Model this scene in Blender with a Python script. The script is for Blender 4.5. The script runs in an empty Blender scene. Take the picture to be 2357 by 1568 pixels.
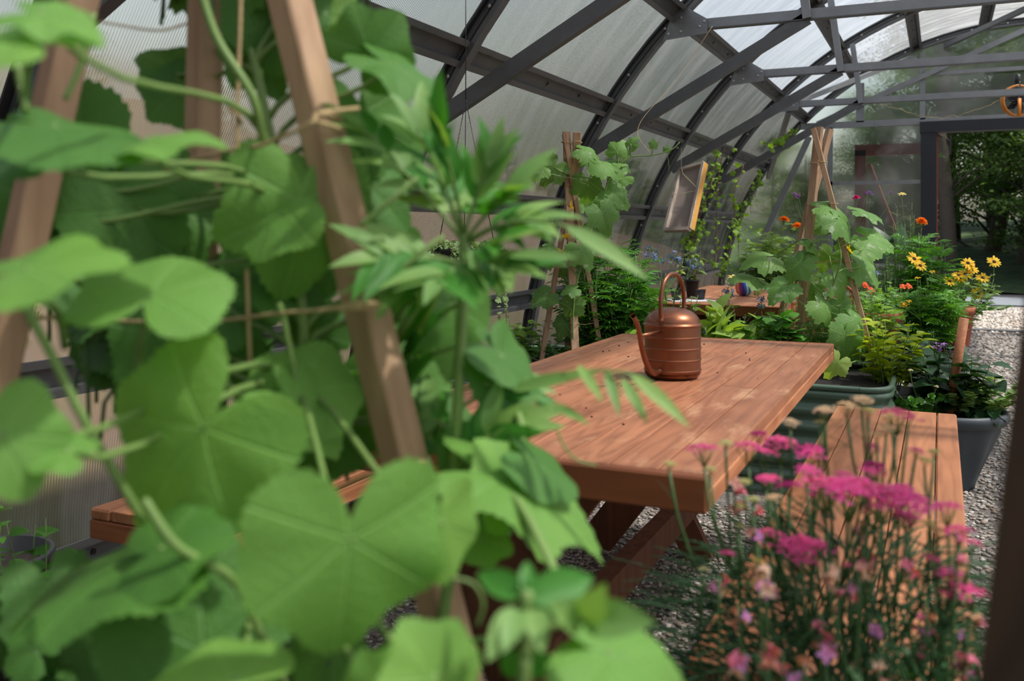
import bpy, math, random
import numpy as np
from mathutils import Vector
random.seed(7); rng = np.random.default_rng(7)
SC = bpy.context.scene
COL = SC.collection
# ------------------------------------------------------------------ camera, sky, sun, exposure
PI = math.pi
YAW = math.radians(24.7); CY, SY = math.cos(YAW), math.sin(YAW)
FPX = 2147.0; CAMZ = 1.18; HOR = 530.0
cd = bpy.data.cameras.new('camera'); cam = bpy.data.objects.new('camera', cd); COL.objects.link(cam)
cam.location = (0, 0, CAMZ); cam.rotation_euler = (PI/2, 0, YAW)
cd.sensor_width = 36; cd.sensor_fit = 'HORIZONTAL'; cd.lens = FPX/2357*36
cd.shift_y = -(784-HOR)/2357; cd.clip_start = .05; cd.clip_end = 400
cd.dof.use_dof = True; cd.dof.focus_distance = 3.9; cd.dof.aperture_fstop = 4.0
SC.camera = cam
SC.view_settings.view_transform = 'Standard'; SC.view_settings.look = 'None'
SC.view_settings.gamma = 1; SC.view_settings.use_curve_mapping = False
SC.view_settings.exposure = 0.0
w = bpy.data.worlds.new('sky'); SC.world = w; w.use_nodes = True
nt = w.node_tree; nt.nodes.clear()
sk = nt.nodes.new('ShaderNodeTexSky'); sk.sky_type = 'NISHITA'; sk.sun_disc = False
SUN_EL, SUN_AZ = math.radians(60), math.radians(12)      # azimuth measured from +X (right side) towards +Y (door end)
sk.sun_elevation = SUN_EL; sk.sun_rotation = PI/2-SUN_AZ; sk.air_density = 1.3; sk.dust_density = 3.0
bg = nt.nodes.new('ShaderNodeBackground'); bg.inputs[1].default_value = 0.22
wo = nt.nodes.new('ShaderNodeOutputWorld')
hs_ = nt.nodes.new('ShaderNodeHueSaturation'); hs_.inputs['Saturation'].default_value = .7; nt.links.new(sk.outputs[0], hs_.inputs['Color']); nt.links.new(hs_.outputs[0], bg.inputs[0]); nt.links.new(bg.outputs[0], wo.inputs[0])   # thin high haze: a paler sky
sl = bpy.data.lights.new('sun', 'SUN'); sl.energy = 8.0; sl.angle = math.radians(2.0); sl.color = (1, .95, .87)
so = bpy.data.objects.new('sun', sl); COL.objects.link(so)
so.rotation_euler = Vector((math.cos(SUN_EL)*math.cos(SUN_AZ), math.cos(SUN_EL)*math.sin(SUN_AZ), math.sin(SUN_EL))).to_track_quat('Z', 'Y').to_euler()
so.location = (6, 4, 12)
cy = SC.cycles
cy.max_bounces = 8; cy.diffuse_bounces = 3; cy.glossy_bounces = 3; cy.transmission_bounces = 4; cy.transparent_max_bounces = 10
cy.caustics_reflective = False; cy.caustics_refractive = False; cy.sample_clamp_indirect = 6; cy.use_adaptive_sampling = True; cy.adaptive_threshold = .03
# ------------------------------------------------------------------ projection helpers: photo pixel + distance -> place in the world
def W(px, py, d):
    a = (px-1178.5)/FPX
    return np.array([d*(CY*a-SY), d*(CY+SY*a), CAMZ+(HOR-py)/FPX*d])
def UZ(px, py, u):
    a = (px-1178.5)/FPX; return W(px, py, u/(CY+SY*a))
RT = np.array([CY, SY, 0.]); FW = np.array([-SY, CY, 0.]); UP = np.array([0, 0, 1.])
def nrm(v):
    v = np.asarray(v, float); return v/(np.linalg.norm(v)+1e-12)
# ------------------------------------------------------------------ mesh helpers
class MB:
    def __init__(s): s.V = []; s.F = []; s.UV = []; s.M = []; s.n = 0
    def add(s, V, F, uv=None, mi=0):
        V = np.asarray(V, float); n = s.n
        s.V.append(V); s.UV.append(np.asarray(uv, float) if uv is not None else V[:, :2])
        s.F.extend([tuple(i+n for i in f) for f in F]); s.M.extend([mi]*len(F)); s.n += len(V)
        return s
    def box(s, c, size, R=None, mi=0):
        c = np.asarray(c, float); h = np.asarray(size, float)/2
        P = np.array([[x, y, z] for x in (-1, 1) for y in (-1, 1) for z in (-1, 1)])*h
        if R is not None: P = P@np.asarray(R).T
        F = [(0, 1, 3, 2), (4, 6, 7, 5), (0, 4, 5, 1), (2, 3, 7, 6), (0, 2, 6, 4), (1, 5, 7, 3)]
        return s.add(P+c, F, mi=mi)
    def beam(s, a, b, w_, h_, up=(0, 0, 1), mi=0, bev=0):
        a = np.asarray(a, float); b = np.asarray(b, float)
        d = nrm(b-a); x = np.cross(d, nrm(up))
        x = nrm(x) if np.linalg.norm(x) > 1e-3 else nrm(np.cross(d, (1, 0, .01)))
        y = np.cross(x, d); w2, h2 = w_/2, h_/2
        if bev: pr = [(-w2+bev, -h2), (w2-bev, -h2), (w2, -h2+bev), (w2, h2-bev), (w2-bev, h2), (-w2+bev, h2), (-w2, h2-bev), (-w2, -h2+bev)]
        else: pr = [(-w2, -h2), (w2, -h2), (w2, h2), (-w2, h2)]
        k = len(pr); V = [a+x*p[0]+y*p[1] for p in pr]+[b+x*p[0]+y*p[1] for p in pr]
        F = [(i, (i+1) % k, k+(i+1) % k, k+i) for i in range(k)]+[tuple(range(k))[::-1], tuple(range(k, 2*k))]
        return s.add(V, F, mi=mi)
    def tube(s, P, r, seg=6, mi=0, cap=True):
        P = np.asarray(P, float); n = len(P); r = np.broadcast_to(np.asarray(r, float), (n,))
        T = np.gradient(P, axis=0); T /= (np.linalg.norm(T, axis=1)[:, None]+1e-12)
        ref = np.array([.31, .17, .93]) if abs(T[0][2]) < .9 else np.array([1, .1, 0.])
        x = nrm(np.cross(T[0], ref)); V = []
        ang = np.arange(seg)*2*PI/seg; ca, sa = np.cos(ang), np.sin(ang)
        for i in range(n):
            x = nrm(x-T[i]*np.dot(x, T[i])); y = np.cross(T[i], x)
            V.append(P[i]+r[i]*(ca[:, None]*x+sa[:, None]*y))
        V = np.concatenate(V)
        F = [(i*seg+j, i*seg+(j+1) % seg, (i+1)*seg+(j+1) % seg, (i+1)*seg+j) for i in range(n-1) for j in range(seg)]
        if cap: F += [tuple(range(seg))[::-1], tuple(range((n-1)*seg, n*seg))]
        return s.add(V, F, mi=mi)
    def lathe(s, prof, c=(0, 0, 0), seg=32, mi=0, R=None, wob=None, ang0=0):
        V = []
        for (r, z) in prof:
            for j in range(seg):
                t = 2*PI*j/seg+ang0; rr = r*(wob(t, z) if wob else 1)
                V.append((rr*math.cos(t), rr*math.sin(t), z))
        V = np.array(V)
        if R is not None: V = V@np.asarray(R).T
        n = len(prof)
        F = [(i*seg+j, i*seg+(j+1) % seg, (i+1)*seg+(j+1) % seg, (i+1)*seg+j) for i in range(n-1) for j in range(seg)]
        return s.add(V+np.asarray(c, float), F, mi=mi)
    def leaf(s, T, P, x, n, sc, mi=0):
        x = nrm(x); n = np.asarray(n, float); n = n-x*np.dot(n, x)
        n = nrm(n) if np.linalg.norm(n) > 1e-4 else nrm(np.cross(x, (0.3, 1, .2)))
        y = np.cross(n, x); R = np.stack([x, y, n], 0)
        sc = np.broadcast_to(np.asarray(sc, float), (3,))
        return s.add((T[0]*sc)@R+np.asarray(P), T[1], T[2], mi)
    def mesh(s, name, mats, smooth=True):
        me = bpy.data.meshes.new(name)
        V = np.concatenate(s.V); UVv = np.concatenate(s.UV)
        ln = np.array([len(f) for f in s.F]); st = np.concatenate([[0], np.cumsum(ln)[:-1]])
        idx = np.fromiter((i for f in s.F for i in f), dtype=np.int32, count=int(ln.sum()))
        me.vertices.add(len(V)); me.vertices.foreach_set('co', V.astype(np.float32).ravel())
        me.loops.add(len(idx)); me.loops.foreach_set('vertex_index', idx)
        me.polygons.add(len(ln)); me.polygons.foreach_set('loop_start', st.astype(np.int32)); me.polygons.foreach_set('loop_total', ln.astype(np.int32))
        me.polygons.foreach_set('material_index', np.array(s.M, dtype=np.int32))
        me.polygons.foreach_set('use_smooth', np.full(len(ln), smooth))
        uv = me.uv_layers.new(name='uv'); uv.data.foreach_set('uv', UVv[idx].astype(np.float32).ravel())
        for m in (mats if isinstance(mats, (list, tuple)) else [mats]): me.materials.append(m)
        me.update(calc_edges=True); me.validate()
        return me
    def build(s, name, mats, parent=None, smooth=True):
        return link(name, s.mesh(name, mats, smooth), parent)
def link(name, me, parent=None, loc=None, M=None):
    o = bpy.data.objects.new(name, me); COL.objects.link(o)
    if parent is not None:
        o.parent = parent
        # parts are modelled in world coordinates: undo the parent's placement
        o.matrix_parent_inverse = parent_mat(parent).inverted()
    if M is not None: o.matrix_basis = M
    if loc is not None: o.location = loc
    return o
from mathutils import Matrix
def parent_mat(o):
    return ((parent_mat(o.parent) @ o.matrix_parent_inverse) if o.parent else Matrix.Identity(4)) @ o.matrix_basis
def tag(o, label=None, cat=None, group=None, kind=None):
    if label: o['label'] = label
    if cat: o['category'] = cat
    if group: o['group'] = group
    if kind: o['kind'] = kind
    return o
def thing(name, loc, label, cat, group=None):
    o = bpy.data.objects.new(name, None); COL.objects.link(o); o.location = tuple(loc); o.empty_display_size = .05
    return tag(o, label, cat, group)
def struct(o): o['kind'] = 'structure'; return o
def frame_mat(P, x, n, sc):
    x = nrm(x); n = np.asarray(n, float); n = nrm(n-x*np.dot(n, x)); y = np.cross(n, x)
    sc = np.broadcast_to(np.asarray(sc, float), (3,)); M = Matrix.Identity(4)
    for i in range(3): M[i][0] = x[i]*sc[0]; M[i][1] = y[i]*sc[1]; M[i][2] = n[i]*sc[2]; M[i][3] = P[i]
    return M
def bez(a, b, c, d, n=10):
    t = np.linspace(0, 1, n)[:, None]; a, b, c, d = map(lambda q: np.asarray(q, float), (a, b, c, d))
    return (1-t)**3*a+3*(1-t)**2*t*b+3*(1-t)*t*t*c+t**3*d
def spline(P, n=6):
    P = [np.asarray(p, float) for p in P]; P = [2*P[0]-P[1]]+P+[2*P[-1]-P[-2]]; out = []
    for i in range(1, len(P)-2):
        for t in np.linspace(0, 1, n, endpoint=False):
            p0, p1, p2, p3 = P[i-1:i+3]
            out.append(.5*(2*p1+(p2-p0)*t+(2*p0-5*p1+4*p2-p3)*t*t+(3*p1-p0-3*p2+p3)*t**3))
    out.append(P[-2]); return np.array(out)
# ------------------------------------------------------------------ materials
class N:
    def __init__(s, name):
        s.m = bpy.data.materials.new(name); s.m.use_nodes = True; s.t = s.m.node_tree; s.t.nodes.clear()
        s.out = s.t.nodes.new('ShaderNodeOutputMaterial')
    def n(s, typ, ins=None, **kw):
        x = s.t.nodes.new('ShaderNode'+typ)
        for k, v in kw.items(): setattr(x, k, v)
        for k, v in (ins or {}).items(): s.set(x.inputs[k], v)
        return x
    def set(s, sock, v):
        if isinstance(v, bpy.types.NodeSocket): s.t.links.new(v, sock)
        elif isinstance(v, (tuple, list)) and len(v) == 3 and sock.type == 'RGBA': sock.default_value = (*v, 1)
        else: sock.default_value = v
    def math(s, op, a, b=0., c=0.):
        x = s.n('Math', operation=op)
        for i, v in enumerate((a, b, c)): s.set(x.inputs[i], v)
        return x.outputs[0]
    def mix(s, f, a, b, blend='MIX'):
        x = s.n('Mix', data_type='RGBA', blend_type=blend)
        s.set(x.inputs[0], f); s.set(x.inputs[6], a); s.set(x.inputs[7], b); return x.outputs[2]
    def noise(s, vec, scale, detail=3, rough=.55, out=0):
        return s.n('TexNoise', {'Vector': vec, 'Scale': scale, 'Detail': detail, 'Roughness': rough}).outputs[out]
    def map(s, vec, sc=(1, 1, 1), loc=(0, 0, 0)):
        return s.n('Mapping', {'Vector': vec, 'Scale': sc, 'Location': loc}).outputs[0]
    def ramp(s, f, stops):
        r = s.n('ValToRGB'); s.set(r.inputs[0], f); e = r.color_ramp.elements
        while len(e) < len(stops): e.new(.5)
        for i, (p, c) in enumerate(stops): e[i].position = p; e[i].color = (*c, 1) if len(c) == 3 else c
        return r.outputs[0]
    def done(s, sh): s.t.links.new(sh, s.out.inputs[0]); return s.m
    def obj(s): return s.n('TexCoord').outputs['Object']
    def bump(s, h, st=.3, dist=.01): return s.n('Bump', {'Height': h, 'Strength': st, 'Distance': dist}).outputs[0]
    def P(s, **k):
        p = s.n('BsdfPrincipled')
        for a, v in k.items():
            key = {'col': 'Base Color', 'rough': 'Roughness', 'metal': 'Metallic', 'normal': 'Normal', 'spec': 'Specular IOR Level'}[a]; s.set(p.inputs[key], v)
        return p.outputs[0]
def srgb(r, g, b): return tuple(((v/255)/12.92 if v/255 <= .04045 else ((v/255+.055)/1.055)**2.4) for v in (r, g, b))
def m_plain(name, col, rough=.6, metal=0, var=.15, scale=30, bump=0):
    k = N(name); o = k.obj(); f = k.noise(o, scale, 4)
    c = k.mix(f, tuple(v*(1-var) for v in col), tuple(min(1, v*(1+var)) for v in col))
    kw = dict(col=c, rough=rough, metal=metal)
    if bump: kw['normal'] = k.bump(f, bump, .003)
    return k.done(k.P(**kw))
def m_leaf(name, col, lit=None, vein=0., trans=.38, rough=.5, var=.3, nscale=6, spots=0, spec=.35):
    k = N(name); tc = k.n('TexCoord'); uv = tc.outputs['UV']; ob = k.n('NewGeometry')
    f = k.noise(ob.outputs['Position'], nscale*3, 3)
    rnd = ob.outputs['Random Per Island']; orn = k.n('ObjectInfo').outputs['Random']
    f2 = k.math('MULTIPLY_ADD', rnd, .5, k.math('MULTIPLY', f, .5))
    f2 = k.math('MULTIPLY_ADD', k.math('SUBTRACT', orn, .5), .3, f2)
    c = k.ramp(f2, [(0.15, tuple(v*(1-var) for v in col)), (.5, col), (.85, tuple(min(1, v*(1+var)) for v in (col[0]*1.15, col[1], col[2]*.9)))])
    hgt = f
    if vein:
        x = k.n('SeparateXYZ', {0: uv}); X, Y = x.outputs[0], x.outputs[1]
        a = k.math('ARCTAN2', Y, X); r = k.n('VectorMath', {0: uv}, operation='LENGTH').outputs['Value']
        w_ = k.math('WRAP', a, math.radians(28), math.radians(-28))
        dd = k.math('MULTIPLY', k.math('ABSOLUTE', w_), r)
        main = k.math('SUBTRACT', 1, k.math('SMOOTH_MIN', k.math('DIVIDE', dd, .018), 1, .3))
        # side veins leave the main ones in a herringbone
        h = k.math('MULTIPLY_ADD', dd, -6.5, k.math('MULTIPLY', r, 9.))
        h = k.math('ADD', h, k.math('MULTIPLY', f, .8))
        hs = k.math('PINGPONG', h, .5); sec = k.math('SUBTRACT', 1, k.math('MINIMUM', k.math('DIVIDE', hs, .07), 1))
        vn = k.math('MAXIMUM', main, k.math('MULTIPLY', sec, .45))
        c = k.mix(k.math('MULTIPLY', vn, vein), c, tuple(min(1, v*1.5+.1) for v in col)); hgt = k.math('SUBTRACT', k.noise(uv, 22, 3), vn)
    if spots:
        sp = k.noise(ob.outputs['Position'], spots, 2); sp = k.ramp(sp, [(.62, (0, 0, 0)), (.7, (1, 1, 1))])
        c = k.mix(k.math('MULTIPLY', sp, .7), c, (.5, .58, .45))
    bp = k.bump(hgt, .35, .004)
    p = k.P(col=c, rough=rough, normal=bp, spec=spec)
    tcol = k.mix(1, c, (1.4, 1.4, .4), 'MULTIPLY')
    tr = k.n('BsdfTranslucent', {'Color': tcol, 'Normal': bp}).outputs[0]
    return k.done(k.n('MixShader', {0: trans, 1: p, 2: tr}).outputs[0])
def m_wood(name, col, dark, axis=1, scale=1., rough=.55, weather=None, knots=True, contrast=1.):
    k = N(name); o = k.obj(); g = k.n('NewGeometry'); rnd = g.outputs['Random Per Island']
    sh = k.n('CombineXYZ', {0: k.math('MULTIPLY', rnd, 7.3), 1: k.math('MULTIPLY', rnd, 31.), 2: k.math('MULTIPLY', rnd, 3.1)}).outputs[0]
    v = k.n('VectorMath', {0: o, 1: sh}, operation='ADD').outputs[0]
    sc = [26*scale]*3; sc[axis] = 1.3*scale
    st = k.map(v, tuple(sc)); n1 = k.noise(st, 1.0, 6, .6)
    sc2 = [7*scale]*3; sc2[axis] = .8*scale
    n2 = k.noise(k.map(v, tuple(sc2)), 1., 2, .5)
    ring = k.math('PINGPONG', k.math('MULTIPLY_ADD', n2, 9., k.math('MULTIPLY', n1, .6)), .5)
    ring = k.math('MULTIPLY', ring, 2.)
    f = k.math('ADD', k.math('MULTIPLY', ring, .22*contrast), k.math('MULTIPLY', n1, .85))
    c = k.ramp(f, [(.25, dark), (.6, col), (.9, tuple(min(1, x*1.25) for x in col))])
    c = k.mix(k.math('MULTIPLY', rnd, .55), c, tuple(x*.62 for x in col))
    blo = k.noise(o, 2.2*scale, 4); c = k.mix(k.math('MULTIPLY', k.ramp(blo, [(.45, (0, 0, 0)), (.75, (1, 1, 1))]), .35), c, dark)
    if weather: 
        wn = k.noise(k.map(o, (9, 3, 9)), 1.3, 5, .7); c = k.mix(k.ramp(wn, [(.55, (0, 0, 0)), (.72, (1, 1, 1))]), c, weather)
    return k.done(k.P(col=c, rough=rough, normal=k.bump(f, .25, .002), spec=.3))
def m_panel(name, tint, base=.16, dmix=.5, dcol=((.42, .40, .36), (.62, .61, .58))):
    k = N(name); o = k.obj(); x = k.n('SeparateXYZ', {0: o})
    st = k.math('PINGPONG', k.math('MULTIPLY', x.outputs[1], 1/.011), .5)     # flutes of the twin-wall sheet, 11 mm apart
    st2 = k.ramp(st, [(.06, (1, 1, 1)), (.16, (0, 0, 0))])
    sm = k.noise(k.map(o, (1.2, 7, 1.2)), 1.2, 5, .6); dirt = k.noise(o, 3, 4, .6)
    bp = k.bump(k.math('SINE', k.math('MULTIPLY', x.outputs[1], 2*PI/.011)), .35, .002)
    tr = k.n('BsdfTransparent', {'Color': tint}).outputs[0]
    rf = k.n('BsdfRefraction', {'Color': tint, 'Roughness': .32, 'IOR': 1.12, 'Normal': bp}).outputs[0]
    tl = k.n('BsdfTranslucent', {'Color': k.mix(dirt, tuple(t*.82 for t in tint), tint)}).outputs[0]
    df = k.n('BsdfDiffuse', {'Color': k.mix(dirt, *dcol)}).outputs[0]
    gl = k.n('BsdfGlossy', {'Color': (.9, .9, .9), 'Roughness': .16, 'Normal': bp}).outputs[0]
    a = k.n('MixShader', {0: dmix, 1: rf, 2: tr}).outputs[0]
    milky = k.n('MixShader', {0: .26, 1: tl, 2: df}).outputs[0]
    fac = k.math('ADD', k.math('MULTIPLY_ADD', k.math('SUBTRACT', sm, .5), .75, k.math('ADD', base, .21)), k.math('MULTIPLY', st2, .16))
    b = k.n('MixShader', {0: fac, 1: a, 2: milky}).outputs[0]
    return k.done(k.n('MixShader', {0: .06, 1: b, 2: gl}).outputs[0])
M = {}
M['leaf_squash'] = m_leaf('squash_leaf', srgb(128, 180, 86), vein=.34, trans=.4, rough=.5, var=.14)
M['leaf_squash_dark'] = m_leaf('squash_leaf_deep', srgb(88, 140, 62), vein=.2, trans=.35, var=.2)  # shaded copy of the squash leaf: shadow among the leaves put into the colour
M['leaf_mid'] = m_leaf('vine_leaf', srgb(112, 158, 80), vein=.35, trans=.35, rough=.5, var=.22, spots=26)
M['leaf_marigold'] = m_leaf('marigold_leaf', srgb(92, 152, 58), trans=.3, var=.3)
M['leaf_pale'] = m_leaf('pale_leaf', srgb(138, 172, 98), trans=.3, var=.2)
M['leaf_grey'] = m_leaf('grey_green_leaf', srgb(130, 160, 105), trans=.25, var=.25, rough=.7)
M['leaf_lime'] = m_leaf('lime_leaf', srgb(172, 192, 50), trans=.4, var=.25)
M['leaf_basil'] = m_leaf('basil_leaf', srgb(134, 178, 62), trans=.4, var=.25)
M['leaf_lettuce'] = m_leaf('lettuce_leaf', srgb(160, 190, 100), trans=.4, var=.2, nscale=20)
M['leaf_dark'] = m_leaf('dark_leaf', srgb(48, 82, 48), trans=.2, var=.3, rough=.38)
M['leaf_bean'] = m_leaf('bean_leaf', srgb(84, 142, 50), trans=.35, var=.3)
M['leaf_bronze'] = m_leaf('bronze_leaf', srgb(70, 52, 45), trans=.2, var=.3)
M['leaf_tree'] = m_leaf('tree_leaf', srgb(84, 112, 56), trans=.35, var=.5)
M['stem'] = m_plain('stem_green', srgb(120, 150, 80), .5, var=.2)
M['stem_dark'] = m_plain('stem_dark', srgb(70, 105, 55), .5, var=.2)
M['stem_brown'] = m_plain('stem_brown', srgb(110, 85, 60), .7, var=.2)
M['stake'] = m_wood('cedar_stake', srgb(206, 170, 138), srgb(160, 122, 94), axis=2, scale=1.2, rough=.75)
M['stake_dark'] = m_wood('dark_stake', srgb(84, 62, 48), srgb(50, 36, 28), axis=2, rough=.8)
M['twine'] = m_plain('jute_twine', srgb(196, 170, 125), .9, var=.25, scale=400, bump=.5)
M['table'] = m_wood('stained_table_wood', srgb(186, 124, 90), srgb(132, 80, 56), weather=srgb(206, 158, 122), rough=.4, scale=1.6, contrast=1.3)
M['table_x'] = m_wood('stained_table_edge', srgb(165, 98, 62), srgb(105, 58, 38), axis=0, rough=.5, contrast=1.4)
M['bench'] = m_wood('stained_bench_wood', srgb(196, 132, 92), srgb(150, 92, 62), rough=.5, scale=1.3)
M['bench_x'] = m_wood('stained_bench_end', srgb(180, 112, 74), srgb(120, 66, 42), axis=0, rough=.5)
M['leg'] = m_wood('stained_leg_wood', srgb(135, 88, 62), srgb(84, 52, 36), axis=2, rough=.6)
M['copper'] = None
k = N('brushed_copper'); o_ = k.obj(); f_ = k.noise(k.map(o_, (6, 6, 160)), 2, 4); g_ = k.noise(o_, 18, 4)
M['copper'] = k.done(k.P(col=k.mix(g_, srgb(116, 72, 52), srgb(150, 98, 72)), metal=.88, rough=k.math('MULTIPLY_ADD', g_, .16, .27), normal=k.bump(f_, .06, .001)))
k = N('galvanised_steel'); o_ = k.obj(); f_ = k.noise(o_, 9, 5, .7)
M['steel'] = k.done(k.P(col=k.mix(f_, srgb(118, 120, 122), srgb(160, 162, 164)), metal=.45, rough=.45))  # paler copy: sunlight on chords and bars put into the colour
k = N('dull_steel'); o_ = k.obj(); f_ = k.noise(o_, 9, 5, .7)
M['steel_dark'] = k.done(k.P(col=k.mix(f_, srgb(84, 85, 86), srgb(118, 119, 120)), metal=.4, rough=.5))  # the same galvanised steel in its darker tone
M['bolt'] = m_plain('zinc_bolt', (.6, .6, .6), .35, .9)
M['black'] = m_plain('black_painted_timber', srgb(34, 36, 42), .6, var=.25, scale=12)
M['black_plastic'] = m_plain('black_plastic', srgb(34, 35, 38), .45, var=.2)
M['seal'] = m_plain('black_gasket', srgb(20, 20, 22), .6)
M['panel'] = m_panel('twin_wall_sheet', (.95, .96, .98), .10, .62)
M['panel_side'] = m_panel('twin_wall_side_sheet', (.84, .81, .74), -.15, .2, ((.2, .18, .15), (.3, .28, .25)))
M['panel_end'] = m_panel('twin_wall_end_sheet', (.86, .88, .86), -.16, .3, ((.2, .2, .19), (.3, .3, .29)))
# ================================================================== the setting
U0, U1, BAY = -4.48, 12.2, 2.085          # rear end and door end of the greenhouse, rib spacing
CX, RAD = .95, 3.55                        # arch: half circle about x = CX
def arc(t, r=RAD): return np.array([CX-r*math.cos(t), 0, r*math.sin(t)])
def m_ground():
    k = N('gravel'); o = k.obj()
    vo = k.n('TexVoronoi', {'Vector': k.n('VectorMath', {0: o, 1: k.noise(o, 30, 2, out=1)}, operation='ADD').outputs[0], 'Scale': 62.}, feature='F1')
    ed = k.n('TexVoronoi', {'Vector': o, 'Scale': 62.}, feature='DISTANCE_TO_EDGE').outputs['Distance']
    hs = k.n('SeparateXYZ', {0: vo.outputs['Color']}).outputs[0]
    c = k.ramp(hs, [(0, srgb(100, 96, 94)), (.35, srgb(146, 141, 138)), (.6, srgb(172, 168, 166)), (.8, srgb(134, 120, 108)), (1, srgb(196, 195, 196))])
    big = k.noise(o, 1.1, 4); mid = k.noise(o, 16, 3, .7); c = k.mix(k.ramp(mid, [(.42, (0, 0, 0)), (.62, (1, 1, 1))]), c, k.mix(1, c, (.62, .6, .57), 'MULTIPLY')); c = k.mix(k.math('MULTIPLY', big, .35), c, srgb(128, 116, 100)); c = k.mix(k.ramp(ed, [(.02, (.75, .75, .75)), (.12, (0, 0, 0))]), c, srgb(58, 50, 44))
    return k.done(k.P(col=c, rough=.85, normal=k.bump(k.math('ADD', vo.outputs['Distance'], k.math('MULTIPLY', big, .3)), -.9, .012)))
M['gravel'] = m_ground()
def m_stone():
    k = N('pebble'); g = k.n('NewGeometry'); r = g.outputs['Random Per Island']
    c = k.ramp(r, [(0, srgb(118, 112, 106)), (.25, srgb(180, 172, 162)), (.5, srgb(208, 202, 192)), (.7, srgb(170, 146, 124)), (.85, srgb(228, 224, 218)), (1, srgb(150, 132, 118))])
    n = k.noise(k.obj(), 90, 3); return k.done(k.P(col=k.mix(n, c, k.mix(1, c, (.8, .8, .8), 'MULTIPLY')), rough=.8))
M['stone'] = m_stone()
g = MB(); nx, ny = 60, 80
xs, ys = np.linspace(-16, 22, nx), np.linspace(-6, 34, ny)
V = [[x, y, 0] for y in ys for x in xs]
F = [(j*nx+i, j*nx+i+1, (j+1)*nx+i+1, (j+1)*nx+i) for j in range(ny-1) for i in range(nx-1)]
g.add(V, F); fl = struct(g.build('floor', M['gravel']))
# loose pebbles: one uncountable mass, real stones on the floor where the photo looks down at it
def stone_tmpl():
    P = []; n1, n2 = 3, 6
    P.append((0, 0, 1)); 
    for i in (1, 2):
        for j in range(n2):
            a = PI*i/3; b = 2*PI*j/n2+i*.4; P.append((math.sin(a)*math.cos(b), math.sin(a)*math.sin(b), math.cos(a)))
    P.append((0, 0, -1)); F = []
    for j in range(n2):
        F += [(0, 1+j, 1+(j+1) % n2), (1+j, 7+j, 7+(j+1) % n2, 1+(j+1) % n2), (7+j, 13, 7+(j+1) % n2)]
    return np.array(P, float), F
ST = stone_tmpl()
def pebbles(region, n, smin, smax):
    g = MB(); V0, F0 = ST
    for q in range(n):
        x, y = region()
        s = rng.uniform(smin, smax); a = rng.uniform(0, 2*PI); c, sn = math.cos(a), math.sin(a)
        V = V0*(1+rng.uniform(-.2, .2, V0.shape))*np.array([s, s*rng.uniform(.6, .9), s*rng.uniform(.4, .6)])
        V = np.stack([V[:, 0]*c-V[:, 1]*sn+x, V[:, 0]*sn+V[:, 1]*c+y, V[:, 2]+s*.25], 1); g.add(V, F0)
    return g
def reg_poly(tri):
    def f():
        while True:
            d = 1.3+rng.random()**.8*tri[2]; px = rng.uniform(tri[0], tri[1]); p = W(px, 500, d)
            return p[0], p[1]
    return f
g = pebbles(lambda: (rng.uniform(.02, 1.0), 1.4+rng.random()**1.3*7.5), 10000, .008, .016)
def far_(): y = 6.5+rng.random()*9.5; return (rng.uniform(.1+.04*(y-6.5), 1.2+.22*(y-6.5)), y)
g2 = pebbles(far_, 15000, .014, .026)
tag(g2.build('gravel', M['stone']), 'loose pale stones covering the drive in and beyond the doorway', 'gravel', kind='stuff')
tag(g.build('gravel', M['stone']), 'loose pale grey and tan pebbles on the path right of the bench', 'gravel', kind='stuff')
g = pebbles(lambda: (rng.uniform(-2.48, .0), 1.3+rng.random()**1.2*2.7), 17000, .007, .014)
tag(g.build('gravel', M['stone']), 'loose pebbles lying under the long table and the seat by the wall', 'gravel', kind='stuff')
# twin-wall sheets
def shell(t0, t1, name, mat, r=RAD+.075, ny=8, y0=U0, y1=U1, thick=.01):
    g = MB(); nt_ = max(3, int(abs(t1-t0)/3)+1); ts = np.radians(np.linspace(t0, t1, nt_)); yv = np.linspace(y0, y1, ny)
    V = [arc(t, r)+np.array([0, y, 0]) for y in yv for t in ts]
    F = [(j*nt_+i, j*nt_+i+1, (j+1)*nt_+i+1, (j+1)*nt_+i) for j in range(ny-1) for i in range(nt_-1)]
    return struct(g.add(V, F).build(name, mat))
shell(0.2, 46, 'wall_left', M['panel_side']); shell(46, 134, 'ceiling', M['panel']); shell(134, 179.8, 'wall_right', M['panel'])
def end_wall(y, name, hole, mat):
    g = MB(); R = RAD+.07
    xs = sorted(set(list(np.linspace(CX-R, CX+R, 61))+([hole[0], hole[1]] if hole else [])))
    for a, b in zip(xs[:-1], xs[1:]):
        za = math.sqrt(max(0, R*R-(a-CX)**2)); zb = math.sqrt(max(0, R*R-(b-CX)**2))
        z0 = hole[2] if hole and a >= hole[0]-1e-6 and b <= hole[1]+1e-6 else 0
        if za < z0+.01 and zb < z0+.01: continue
        g.add([(a, y, z0), (b, y, z0), (b, y, max(zb, z0)), (a, y, max(za, z0))], [(0, 1, 2, 3)])
    return struct(g.build(name, mat, smooth=False))
DX0, DX1, DZ = -.05, 1.95, 2.34
end_wall(U1+.03, 'wall_back', (DX0-.16, DX1+.16, DZ+.12), M['panel_end'])
end_wall(U0-.03, 'wall_front', None, M['panel_end'])
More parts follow.
